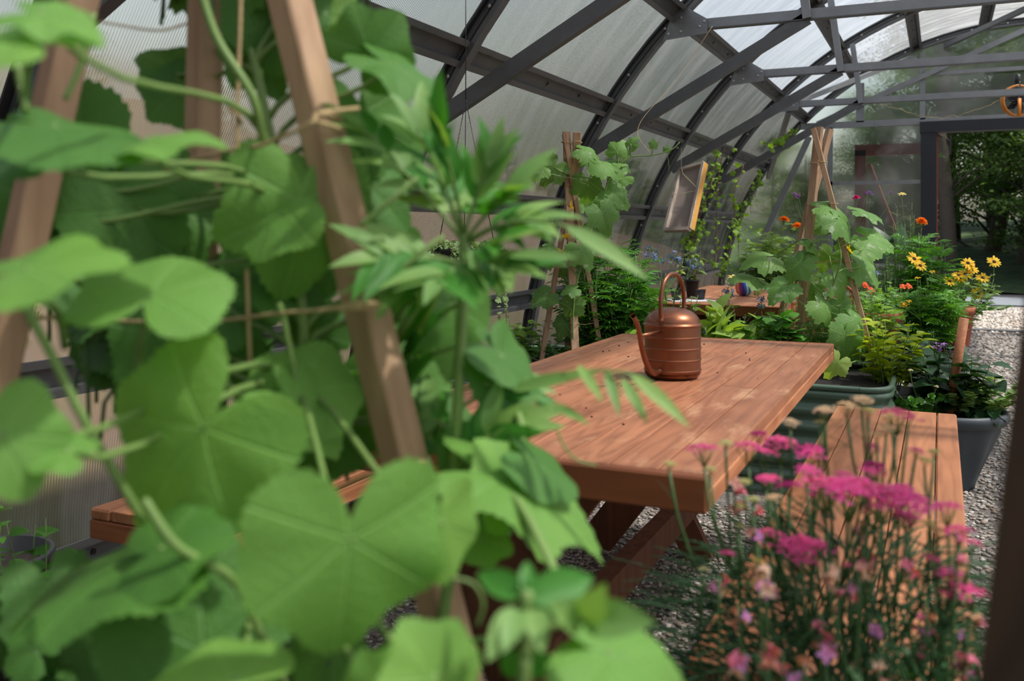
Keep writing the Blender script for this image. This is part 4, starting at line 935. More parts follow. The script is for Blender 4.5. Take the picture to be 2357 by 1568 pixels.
# pots and plants between bed and urn
cg = W(2110, 900, 4.28); cg[2] = 0
pot('low black pot of frilly geranium between the raised bed and the urn', cg, .14, .34, taper=.75)
def long_heads(kind, pts, d, base, s=1., name='flower_head', r=.0014, tilt=.2):
    def f(t, ps):
        g = MB()
        for px, py in pts: p = W(px, py, d); stalk(g, np.asarray(base)+rdir()*.02*np.array([1, 1, 0]), p, r, .05); flower(kind, t, p, nrm(UP+rdir()*.2-FW*tilt), s, name)
        g.build('flower_stalk', M['stem'], t)
    return f
bush('geranium', 'frilly bright green geranium with two white flower tufts beside the urn', 'plant', cg+UP*.30, 14, .16, .15, T_FRILL, .045, 7, 'leaf_marigold', up=.8, flowers=long_heads('clover', [(2096, 857), (2154, 894)], 4.2, cg+UP*.34))
bush('coleus', 'chartreuse toothed leafy plant with bright tips right of the raised bed corner', 'plant', B(2050, 4.45, .42)-RT*.02, 18, .36, .18, T_OV, .10, 9, 'leaf_lime', up=.25)
ccl = B(2050, 4.45, 0); pot('dark pot under the chartreuse leafy plant', ccl, .15, .42, taper=.8)
bush('coleus', 'grey-leaved plant with one large textured leaf behind the chartreuse one', 'plant', B(2105, 4.75, .40), 7, .32, .14, T_OVW, .10, 6, 'leaf_dark', 'stem_dark')
pot('dark pot tucked behind the chartreuse plant and the geranium', B(2105, 4.75, 0), .13, .40)
# path-side bed
ct = W(2188, 770, 5.75); ct[2] = .47; M['terracotta'] = m_plain('terracotta', srgb(176, 98, 72), .8, var=.15, scale=9)
pot('wide terracotta pot on the path-side raised bed, flowers spilling out', ct, .135, .24, 'terracotta', taper=.78, lip=.16)
bush('viola', 'mixed yellow and orange violas in the wide terracotta pot', 'flowers', ct+UP*.21, 14, .12, .14, T_OVW, .035, 8, 'leaf_marigold', flowers=heads('viola_orange', [(2203, 708, 0), (2196, 712, 0), (2208, 716, .05)], 5.7, 'flower'))
bush('trailing_vine', 'thin trailing stems with round leaves hanging from the terracotta pot toward the path', 'plant', ct+UP*.21+RT*.08, 7, .06, .12, T_HEART, .028, 12, 'leaf_bean', lean=(.16, -.02), up=-.1)
ct2 = W(2020, 752, 5.5); ct2[2] = 0; pot('plain terracotta pot half hidden behind the crossed tepee', ct2, .13, .70, 'terracotta', taper=.8)
SB = .46
def B2(px, d): p = W(px, 600, d); p[2] = SB; return p
bush('marigold', 'dark green marigold with one orange bloom before the black door post', 'plant', B2(2120, 6.2), 24, .72, .2, T_PINW, .17, 12, 'leaf_marigold', flowers=heads('orange', [(2121, 511)], 6.1))
bush('marigold', 'low marigold foliage with small yellow flowers behind the terracotta pot', 'plant', B2(2130, 5.6), 30, .42, .2, T_PINW, .13, 10, 'leaf_marigold', flowers=heads('viola', [(2080, 698), (2086, 702), (2092, 694), (2076, 704), (2112, 640), (2146, 626)], 5.5, 'flower'))
bush('cosmos', 'airy thread-leaved cosmos with a white bloom left of the door post', 'plant', B2(2080, 6.4), 24, .9, .14, T_FEATH, .14, 12, 'leaf_pale', sr=.002, flowers=long_heads('cream_daisy', [(2076, 446)], 6.4, B2(2085, 6.4)+UP*.5))
bush('rudbeckia', 'yellow black-eyed daisies leaning out over the gravel path', 'flowers', B2(2190, 6.0), 22, .5, .16, T_OV, .085, 8, 'leaf_grey', lean=(.14, 0), flowers=heads('rudbeckia', [(2232, 612), (2238, 622), (2228, 606), (2212, 640), (2206, 634), (2222, 632), (2288, 603), (2262, 640), (2186, 648), (2250, 676), (2104, 596), (2118, 612)], 5.95, tilt=1.0))
bush('nasturtium', 'nasturtiums with small red-orange flowers right of the crossed tepee', 'flowers', B2(2040, 5.9), 24, .42, .18, T_HEART, .045, 9, 'leaf_basil', flowers=heads('nasturtium', [(1989, 652), (1992, 658), (2078, 660), (2092, 659), (2004, 668)], 5.8, 'flower', 1.))
bush('basil', 'lush mid-green basil in the middle of the path-side bed', 'plant', B2(2070, 5.75), 20, .38, .2, T_OVW, .07, 9, 'leaf_bean')
for nm, lb, px, d_ in (('salvia', 'green leafy perennial at the near left of the path-side bed', 2035, 5.5), ('salvia', 'green leafy perennial at the path edge of the path-side bed', 2165, 6.6)): bush(nm, lb, 'plant', B2(px, d_), 22, .46, .16, T_LANW, .09, 10, 'leaf_mid')
cn = W(2052, 640, 7.4); cn[2] = 0; t = thing('canna', cn, 'tall canna with big rolled dark leaves beside the end wall', 'plant'); g, gl = MB(), MB()
for px, py, an, L, r_ in ((2040, 600, -95, .36, .3), (2062, 575, -60, .3, .6), (2050, 640, 95, .3, .5), (2085, 600, 10, .26, .3), (2110, 590, -10, .3, .4)):
    p = W(px, py, 7.4); gl.leaf(T_OVW, p, sdir(an, .1), -FW+RT*r_, L*.8); g.tube(bez(cn, cn+UP*.4, p-UP*.2, p), .008, 6)
g.build('stem', M['stem_dark'], t); gl.build('foliage', M['leaf_dark'], t)
pot('terracotta pot at the foot of the tall canna', cn, .16, .3, 'terracotta')
# bed beyond the far table
SBc = .46
bush('marigold', 'pale feathery marigolds with two orange blooms beyond the far table', 'plant', B(1800, 7.9), 44, .78, .32, T_PINW, .17, 11, 'leaf_pale', flowers=heads('orange', [(1836, 522), (1805, 507)], 7.7, s=1.3))
bush('marigold', 'pale green feathery foliage left end of the bed beyond the far table', 'plant', B(1715, 8.1), 30, .5, .26, T_FEATH, .18, 12, 'leaf_pale')
bush('dill', 'grey-green thread-leaved herb under the end wall framing', 'plant', B(1990, 8.0), 30, .5, .3, T_FEATH, .16, 11, 'leaf_grey', flowers=heads('borage', [(1990, 610), (1996, 600), (2004, 606), (2012, 625), (1984, 618), (2020, 630)], 7.9, 'flower', s=1.8))
bush('verbena', 'tall thin-stemmed purple verbena against the end wall sheets', 'flowers', B(1900, 8.3), 9, .5, .3, T_LAN, .1, 6, 'leaf_mid', flowers=long_heads('verbena', [(1828, 448), (1838, 452), (1992, 447), (2000, 444), (2005, 450), (2050, 445), (1833, 455)], 8.2, B(1920, 8.3)+UP*.2, 1.2))
bush('zinnia', 'single magenta zinnia on a tall stem right of the crossed tepee', 'flowers', B(1968, 8.2), 4, .45, .1, T_LANW, .1, 5, 'leaf_mid', flowers=long_heads('pinkz', [(1971, 456)], 8.1, B(1968, 8.2)+UP*.2, 1.5))
# climbing vines on strings along the curved wall
for i, (px0, py0, px1, py1, d_, lb) in enumerate(((1655, 345, 1600, 560, 8.6, 'thin climbing vine on string just right of the hung picture'), (1668, 340, 1645, 620, 8.9, 'thin climbing vine on string, second strand right of the hung picture'), (1712, 380, 1662, 640, 9.3, 'climbing vine strand midway between picture and crossed tepee'), (1745, 400, 1700, 560, 9.7, 'bushy green climber strand nearest the crossed tepee'), (1830, 300, 1770, 330, 10.0, 'short vine shoot creeping along the purlin by the end wall'), (1608, 470, 1598, 600, 8.5, 'low leafy climber directly under the hung picture'))):
    a, b = W(px0, py0, d_), W(px1, py1, d_-.3)
    if i != 4: b[2] = max(.5, b[2])
    P = spline([a]+[a+(b-a)*q+rdir()*.05 for q in (.25, .5, .75)]+[b], 6); t = thing('climbing_vine', b, lb, 'plant')
    g, gl = MB(), MB(); g.tube(P, .004, 5)
    if i != 4:
        e = b.copy(); e[2] = .46 if b[1] > 7.8 else 0; g.tube([b, e], .004, 5)
    for q in range(60 if i in (3,) else 46):
        p, dd = at_path(P, rng.random()); off = rdir()*rnd(.02, .14 if i == 3 else .10); g.tube([p, p+off], .0014, 4); gl.leaf([T_IVY, T_HEART][i % 2], p+off, rdir()-UP*.3, UP*.5-FW*.6+rdir()*.5, rnd(.018, .042))
    if i == 3:
        for q in range(60): p, dd = at_path(P, rng.random()); gl.leaf(T_FEATH, p, rdir(), UP+rdir(), rnd(.12, .2))
    g.build('stem', M['stem_brown'], t); gl.build('foliage', M['leaf_basil'], t)
# ---- fan hung from the truss, string of wire lights
fc = W(2342, 232, 9.35); t = thing('fan', fc, 'orange round fan clamped to a roof truss chord above the doorway', 'fan'); Rm = np.stack([RT, UP, -FW], 1)
M['fan_orange'] = m_plain('orange_fan_plastic', srgb(214, 130, 40), .5)
MB().lathe([(.143, -.03), (.16, -.03), (.16, .03), (.143, .03), (.138, 0), (.143, -.03)], fc, 40, R=Rm).build('shroud', M['fan_orange'], t)
g = MB()
for r_ in np.linspace(.03, .135, 6): g.lathe([(r_-.0015, .028), (r_+.0015, .028), (r_+.0015, .032), (r_-.0015, .032)], fc, 32, R=Rm)
for a in range(12): g.beam(fc-FW*.03, fc-FW*.03+(RT*math.cos(a*PI/6)+UP*math.sin(a*PI/6))*.145, .003, .003)
g.build('grille', M['black_plastic'], t)
g = MB(); T5 = strip(lambda q: .34*math.sin(PI*min(.95, q*.8+.12)), 4, .2, 0)
for a in range(5): x_ = RT*math.cos(a*1.2566)+UP*math.sin(a*1.2566); g.leaf(T5, fc, x_, -FW+np.cross(x_, FW)*.6, .13)
g.lathe([(0, .02), (.035, .015), (.035, -.02), (0, -.03)], fc, 16, R=Rm); g.build('blades', M['black_plastic'], t)
MB().beam(fc-UP*.16-FW*.035, fc+UP*.02-FW*.035, .035, .01, up=FW).build('front_stay', M['fan_orange'], t)
g = MB(); g.lathe([(0, -.05), (.03, -.04), (.03, .05), (0, .06)], fc+UP*.21, 14); g.box(fc+UP*.16, (.05, .05, .06)); g.build('clamp', M['black_plastic'], t)
P = [W(2000, 228, 9.7), W(2060, 250, 9.6), W(2130, 268, 9.5), W(2180, 270, 9.45), W(2250, 250, 9.4), W(2322, 222, 9.35)]
tag(MB().tube(spline([q for p in P for q in (p,)], 8)+rng.normal(size=(41, 3))*.006, .0022, 5).build('twine', M['twine']), 'loose pale twine sagging between the truss and the orange fan', 'twine')
tag(MB().tube(spline([W(1500, 360, 4.7), W(1470, 290, 5.0), W(1560, 180, 5.2), W(1640, 60, 5.3)], 8), .0012, 4).build('twine', M['twine']), 'thin twine running up the sheets from the squash shoot', 'twine')
# ================================================================== foreground
def fg_trellis():
    t = thing('trellis', W(600, 1900, 1.0)*np.array([1, 1, 0])+UP*SOIL, 'large blurred wooden stake tepee close to the camera, tied with jute twine', 'trellis')
    for (a, b, w_) in (((493, -700, 1.0), (1265, 2402, .86), .0345), ((494, -700, 1.03), (421, 1994, 1.10), .031), ((330, -700, 1.0), (-160, 1560, .92), .034)):
        A, Bb = W(*a), W(*b); Bb[2] = max(Bb[2], SOIL-.03)
        MB().beam(Bb, A, w_, w_, up=nrm(-FW-RT*.85), bev=.0025).build('stake', M['stake'], t, False)
    def rope(P, r=.0019):
        S = spline([W(*p) for p in P], 10); g = MB(); n = len(S)
        for ph in (0, 2.1, 4.2):
            T = np.gradient(S, axis=0); T /= np.linalg.norm(T, axis=1)[:, None]; L = np.concatenate([[0], np.cumsum(np.linalg.norm(np.diff(S, axis=0), axis=1))])
            X = np.cross(T, FW); X /= np.linalg.norm(X, axis=1)[:, None]; Y = np.cross(T, X); an = L/.0022+ph if False else L*420+ph
            g.tube(S+(X*np.cos(an)[:, None]+Y*np.sin(an)[:, None])*r*.55, r*.8, 5)
        g.build('twine', M['twine'], t)
    rope([(825, 250, .90), (775, 255, .87), (735, 262, .85), (715, 285, .84), (660, 310, .86), (600, 335, .9), (545, 342, .93), (470, 362, .97), (430, 370, 1.0), (330, 420, 1.04), (210, 520, 1.08)])
    rope([(715, 280, .845), (745, 285, .85), (782, 296, .88)]); rope([(718, 268, .845), (748, 262, .85), (775, 268, .88)])
    rope([(556, -260, .95), (554, 0, .94), (548, 200, .93), (546, 340, .925), (547, 458, .92)]); rope([(528, 250, .93), (545, 262, .92), (556, 285, .93)]); rope([(538, 345, .92), (551, 352, .915), (556, 340, .92)])
    rope([(880, 706, .9), (866, 700, .84), (820, 700, .835), (760, 712, .86), (640, 722, .9), (500, 738, .95), (320, 740, .95), (160, 732, .95), (-60, 735, .95)]); rope([(780, 712, .85), (822, 708, .835), (868, 708, .84)])
    rope([(980, 1062, .9), (955, 1066, .835), (905, 1082, .83), (830, 1102, .86), (740, 1140, .92), (600, 1165, .98)]); rope([(985, 1085, .9), (960, 1085, .835), (890, 1105, .835), (860, 1112, .87)]); rope([(958, 1060, .832), (968, 1080, .832), (960, 1100, .835)])
    rope([(568, 620, .93), (572, 740, .93), (575, 840, .94)]); rope([(430, 55, 1.02), (360, 70, 1.0), (230, 50, .97)], .0012)
    # faint grade stamp burnt into the stake
    g = MB(); 
    for i, (px, py) in enumerate(((752, 588), (764, 598), (776, 580), (788, 590))): p = W(px, py, .818); g.beam(p-UP*.004, p+UP*.004, .003, .0006, up=FW)
    return t
fg_trellis()
def fgvine(label, L, spine, smat='stem', group=None, extra=()):
    P = [W(*p) for p in spine]; t = thing('squash_vine', P[0], label, 'plant', group); g = MB(); sp = spline(P, 8); g.tube(sp, np.linspace(.0065, .004, len(sp)), 9)
    for q in L:
        px, py, d, R, ang, nv, mi, mt = q[:8]; p = W(px, py, d); s = R*d/FPX; fw = q[8] if len(q) > 8 else 0
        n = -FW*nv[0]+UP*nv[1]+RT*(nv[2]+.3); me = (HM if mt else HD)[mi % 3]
        i = np.argmin(np.linalg.norm(sp-(p-UP*.05), axis=1)); vleaf(t, g, me, p, sdir(ang, fw), n, s, sp[i] if not (len(q) > 9) else W(*q[9]), .0028)
    for e in extra: g.tube(spline([W(*p) for p in e[1:]], 8), e[0], 7)
    g.build('stem', M['stem'], t); return t
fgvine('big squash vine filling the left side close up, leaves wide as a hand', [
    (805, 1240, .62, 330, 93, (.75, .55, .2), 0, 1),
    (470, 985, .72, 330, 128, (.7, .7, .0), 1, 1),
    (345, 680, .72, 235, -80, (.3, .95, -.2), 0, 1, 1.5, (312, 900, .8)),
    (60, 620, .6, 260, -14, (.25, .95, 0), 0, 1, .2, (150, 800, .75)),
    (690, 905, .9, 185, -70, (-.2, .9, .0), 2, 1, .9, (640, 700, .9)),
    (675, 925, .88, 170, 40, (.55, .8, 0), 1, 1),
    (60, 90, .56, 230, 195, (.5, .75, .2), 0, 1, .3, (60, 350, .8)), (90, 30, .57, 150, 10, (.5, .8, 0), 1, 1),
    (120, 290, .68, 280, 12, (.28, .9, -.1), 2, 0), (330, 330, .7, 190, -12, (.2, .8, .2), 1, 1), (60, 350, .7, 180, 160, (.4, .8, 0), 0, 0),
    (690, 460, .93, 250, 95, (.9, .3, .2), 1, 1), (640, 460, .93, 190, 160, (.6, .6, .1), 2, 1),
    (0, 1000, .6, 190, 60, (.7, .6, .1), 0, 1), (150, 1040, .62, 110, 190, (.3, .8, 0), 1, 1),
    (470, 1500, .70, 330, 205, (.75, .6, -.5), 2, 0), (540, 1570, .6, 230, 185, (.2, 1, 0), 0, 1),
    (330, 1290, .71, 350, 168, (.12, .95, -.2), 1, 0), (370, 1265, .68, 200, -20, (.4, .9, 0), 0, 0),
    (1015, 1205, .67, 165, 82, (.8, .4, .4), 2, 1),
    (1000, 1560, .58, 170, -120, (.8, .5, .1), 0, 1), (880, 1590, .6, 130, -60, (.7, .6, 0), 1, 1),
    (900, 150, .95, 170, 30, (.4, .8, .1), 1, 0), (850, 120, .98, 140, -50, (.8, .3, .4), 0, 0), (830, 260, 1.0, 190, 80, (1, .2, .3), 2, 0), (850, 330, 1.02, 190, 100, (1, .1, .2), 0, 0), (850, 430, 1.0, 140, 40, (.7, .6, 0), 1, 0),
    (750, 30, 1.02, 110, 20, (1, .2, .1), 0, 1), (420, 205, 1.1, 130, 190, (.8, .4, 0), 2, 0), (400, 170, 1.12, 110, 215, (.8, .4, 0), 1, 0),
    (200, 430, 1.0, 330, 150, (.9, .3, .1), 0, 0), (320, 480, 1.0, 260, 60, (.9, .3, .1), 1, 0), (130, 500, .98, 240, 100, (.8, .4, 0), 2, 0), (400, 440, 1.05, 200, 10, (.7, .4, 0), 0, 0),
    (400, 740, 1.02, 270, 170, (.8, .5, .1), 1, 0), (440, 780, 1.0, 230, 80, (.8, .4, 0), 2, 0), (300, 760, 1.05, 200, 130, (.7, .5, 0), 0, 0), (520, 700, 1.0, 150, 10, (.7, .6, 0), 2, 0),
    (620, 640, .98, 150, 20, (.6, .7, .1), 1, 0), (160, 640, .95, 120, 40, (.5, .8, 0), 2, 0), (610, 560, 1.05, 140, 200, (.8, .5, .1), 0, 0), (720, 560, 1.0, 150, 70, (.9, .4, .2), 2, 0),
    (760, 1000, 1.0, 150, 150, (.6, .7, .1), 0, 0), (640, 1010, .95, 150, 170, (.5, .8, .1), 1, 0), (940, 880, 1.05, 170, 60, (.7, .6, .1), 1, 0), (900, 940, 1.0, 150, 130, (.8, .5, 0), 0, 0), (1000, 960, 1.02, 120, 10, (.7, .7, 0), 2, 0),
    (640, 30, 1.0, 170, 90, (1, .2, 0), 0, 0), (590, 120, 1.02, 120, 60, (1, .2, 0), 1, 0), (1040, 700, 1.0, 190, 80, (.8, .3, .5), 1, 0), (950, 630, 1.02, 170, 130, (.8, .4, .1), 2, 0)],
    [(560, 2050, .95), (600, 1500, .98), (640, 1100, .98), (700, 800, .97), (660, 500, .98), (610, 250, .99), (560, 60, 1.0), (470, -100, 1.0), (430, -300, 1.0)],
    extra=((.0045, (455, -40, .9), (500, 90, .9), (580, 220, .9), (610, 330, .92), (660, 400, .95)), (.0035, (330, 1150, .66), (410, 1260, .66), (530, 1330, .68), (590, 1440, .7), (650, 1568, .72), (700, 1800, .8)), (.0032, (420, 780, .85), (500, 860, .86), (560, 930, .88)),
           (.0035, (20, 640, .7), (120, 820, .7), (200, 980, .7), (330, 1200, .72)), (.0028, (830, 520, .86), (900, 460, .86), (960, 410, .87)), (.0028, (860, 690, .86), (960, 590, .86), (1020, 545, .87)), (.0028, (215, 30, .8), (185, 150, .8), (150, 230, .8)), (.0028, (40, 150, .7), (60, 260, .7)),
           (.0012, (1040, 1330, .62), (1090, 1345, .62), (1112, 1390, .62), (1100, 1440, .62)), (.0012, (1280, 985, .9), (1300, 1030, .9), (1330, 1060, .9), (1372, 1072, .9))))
fgvine('low squash vine whose lobed leaf points over the near edge of the long table', [
    (1160, 1105, .84, 300, 24, (.12, .95, -.25), 1, 1), (1170, 1120, .85, 150, -120, (.5, .8, 0), 0, 1), (1230, 1060, .86, 150, 35, (.3, .7, .5), 2, 0), (1110, 1040, .92, 130, 100, (.7, .6, 0), 2, 0),
    (1110, 1240, .84, 90, 15, (.6, .7, 0), 0, 1), (1020, 1180, .9, 120, 170, (.6, .7, 0), 1, 0), (1110, 1180, .95, 110, -50, (.6, .7, .2), 0, 0),
    (1440, 1560, .6, 200, 200, (.45, .85, 0), 0, 1), (1400, 1510, .6, 270, 22, (.3, .95, 0), 1, 1), (1150, 815, .95, 150, 35, (.3, .9, .2), 0, 0), (1150, 830, .95, 150, 60, (.6, .7, .2), 2, 0)],
    [(980, 2300, .86), (1010, 1700, .86), (1030, 1350, .86), (1100, 1220, .86), (1170, 1120, .86), (1200, 1000, .9), (1180, 920, .94)], extra=((.0028, (1000, 1500, .8), (1060, 1480, .78), (1130, 1470, .76)), (.003, (1045, 1190, .86), (1130, 1190, .86), (1180, 1130, .85))))
# dark undergrowth of the same bed, and an added shading canopy
def under(label, boxes, drop=1.):
    t = thing('squash_vine', W(250, 1900, .95), label, 'plant'); g, gl = MB(), MB(); k_ = 0
    for (x0, x1, y0, y1, d0, d1, n, R) in boxes:
        for i in range(n):
            d = rnd(d0, d1); p = W(rnd(x0, x1), rnd(y0, y1), d); gl.leaf(LQ[i % 4], p, nrm(rdir()+RT*.2), UP*rnd(.5, 1)-FW*rnd(.1, .8)+rdir()*.4, R*rnd(.6, 1.1))
            b = p-UP*rnd(.2, .4)*drop+rdir()*(.06 if drop == 1 else .04); b[2] = max(b[2], SOIL); g.tube(bez(b, b+UP*.1, p-UP*.1, p, 6), .0024, 5)
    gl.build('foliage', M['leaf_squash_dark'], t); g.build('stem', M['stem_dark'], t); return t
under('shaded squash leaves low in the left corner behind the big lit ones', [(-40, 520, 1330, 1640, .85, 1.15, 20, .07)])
under('upper squash growth above the far stake of the near tepee', [(480, 900, -620, -60, 1.0, 1.22, 52, .09), (250, 620, -420, -60, 1.0, 1.25, 26, .09)], .25)  # canopy out of view, added to shade the far stake and leaves behind
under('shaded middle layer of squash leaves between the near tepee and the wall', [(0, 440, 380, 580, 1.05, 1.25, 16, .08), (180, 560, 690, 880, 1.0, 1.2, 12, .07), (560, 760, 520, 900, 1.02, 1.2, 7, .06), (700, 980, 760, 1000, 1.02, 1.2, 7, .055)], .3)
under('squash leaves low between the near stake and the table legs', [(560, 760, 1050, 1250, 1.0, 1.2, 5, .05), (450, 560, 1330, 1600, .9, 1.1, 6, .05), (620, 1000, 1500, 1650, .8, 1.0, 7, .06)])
# tall marigold in the middle
def fg_marigold():
    b = W(1020, 2000, .95); b[2] = SOIL; t = thing('marigold', b, 'tall blurred marigold stem with long toothed leaflets in front of the table', 'plant'); g = MB(); gl, gd = MB(), MB()
    S = spline([b, W(1030, 1500, .93), W(1042, 1150, .92), W(1058, 850, .92), W(1066, 640, .92), W(1068, 540, .92)], 8); g.tube(S, np.linspace(.0068, .0048, len(S)), 10)
    TL_ = strip(lambda q: .165*math.sin(PI*min(.99, q**.7))**.8, 8, .15, .25)
    fr = [(1068, 550, 960, 300, .9), (1068, 540, 1010, 285, .88), (1068, 545, 1130, 370, .9), (1068, 560, 1180, 440, .88), (1068, 560, 1000, 420, .95), (1068, 560, 1100, 430, .97), (1068, 560, 830, 290, .93), (1066, 560, 1230, 500, .9),
          (1066, 610, 860, 590, .86), (1064, 620, 900, 640, .88), (1064, 610, 1010, 650, .84), (1064, 620, 1170, 620, .88), (1060, 650, 960, 700, .95), (1060, 640, 1140, 560, .85),
          (1050, 950, 1180, 880, .95), (1046, 1000, 960, 960, .95), (1045, 1080, 960, 1000, .95), (1045, 1090, 1130, 1000, .9), (1045, 1120, 1180, 960, .92), (1062, 700, 960, 780, .96), (1055, 800, 930, 860, .97)]
    for (x0, y0, x1, y1, d) in fr:
        a, e = W(x0, y0, .92), W(x1, y1, d); v = e-a; L = np.linalg.norm(v); v = v/L; g.tube(bez(a, a+v*L*.3+UP*.008, e-v*L*.3+UP*.004, e, 8), [.0022]*4+[.0014]*4, 5)
        nn = nrm(UP*.8-FW*.6+rdir()*.3); side = np.cross(nn, v); np_ = 4
        for i in range(np_):
            q = .4+.5*i/(np_-1)
            for sd in (-1, 1):
                p = a+v*L*q+UP*.006*math.sin(q*PI); (gl if rng.random() < .55 else gd).leaf(TL_, p, v*.75+side*sd*.75+rdir()*.12, nn+rdir()*.25, rnd(.048, .07)*(1-.2*abs(q-.6)))
        (gl).leaf(TL_, e-v*.01, v+rdir()*.1, nn, rnd(.045, .06))
    # the long blades reaching right across the table
    for (x0, y0, x1, y1, d) in ((1300, 520, 1490, 625, .8), (1330, 840, 1385, 915, .8), (1395, 850, 1425, 945, .8), (1430, 870, 1490, 965, .8), (1450, 860, 1585, 970, .78), (1290, 870, 1370, 850, .82), (1180, 900, 1350, 850, .85), (1170, 590, 1320, 580, .8), (1260, 930, 1350, 965, .8)):
        a, e = W(x0, y0, d+.04), W(x1, y1, d); L = np.linalg.norm(e-a); gl.leaf(strip(lambda q: .10*math.sin(PI*min(.99, q**.8))**.8, 8, .15, .1), a, e-a, UP*.7-FW*.7, L*1.02)
    g.tube(bez(W(1180, 890, .93), W(1260, 860, .88), W(1360, 840, .84), W(1455, 862, .82), 12), .0013, 5); g.tube(bez(W(1080, 560, .92), W(1160, 500, .9), W(1240, 500, .86), W(1305, 522, .84), 12), .0016, 5); g.tube(bez(W(1055, 900, .92), W(1100, 880, .93), W(1150, 880, .93), W(1185, 890, .93), 12), .0018, 5)
    g.build('stem', M['stem'], t); gl.build('foliage', M['leaf_fg_light'], t); o = gd.build('foliage', M['leaf_fg'], t); o['label'] = 'deeper green leaflets'
M['leaf_fg'] = m_leaf('near_leaf', srgb(78, 146, 56), trans=.4, var=.2); M['leaf_fg_light'] = m_leaf('near_leaf_light', srgb(130, 172, 100), trans=.35, var=.2)
fg_marigold()
def fg_seedling():
    b = W(1200, 1950, .57); b[2] = SOIL; t = thing('zinnia', b, 'leafy zinnia shoot with paired pointed leaves before the table legs', 'plant'); g, gl, gg = MB(), MB(), MB()
    top = W(1212, 1360, .57); g.tube(spline([b, W(1205, 1700, .57), W(1210, 1500, .57), top], 6), .0042, 9)
    TZ = strip(lambda q: .24*math.sin(PI*min(.99, q**.85))**.8, 8, .2, .18)
    for (x0, y0, x1, y1, mt) in ((1212, 1370, 1215, 1290, 0), (1212, 1375, 1100, 1315, 0), (1212, 1380, 1365, 1325, 0), (1210, 1365, 1170, 1320, 0), (1212, 1365, 1255, 1330, 0), (1195, 1400, 1165, 1480, 1), (1230, 1400, 1245, 1480, 1), (1200, 1400, 1130, 1500, 1), (1225, 1400, 1300, 1400, 0), (1210, 1500, 1150, 1560, 0), (1212, 1500, 1270, 1560, 0), (1340, 1425, 1380, 1372, 1), (1340, 1428, 1480, 1425, 1), (1340, 1430, 1290, 1400, 1)):
        a, e = W(x0, y0, .57), W(x1, y1, .54 if mt else .585); (gg if mt else gl).leaf(TZ, a, e-a, UP*.5-FW*.85+rdir()*.1, np.linalg.norm(e-a)*1.05)
    g.tube(bez(W(1215, 1450, .57), W(1260, 1440, .57), W(1300, 1440, .57), W(1345, 1428, .57)), .0022, 6)
    g.build('stem', M['stem'], t); gl.build('foliage', M['leaf_fg'], t); gg.build('foliage', M['leaf_fg_light'], t)['label'] = 'paler lower leaves'
fg_seedling()
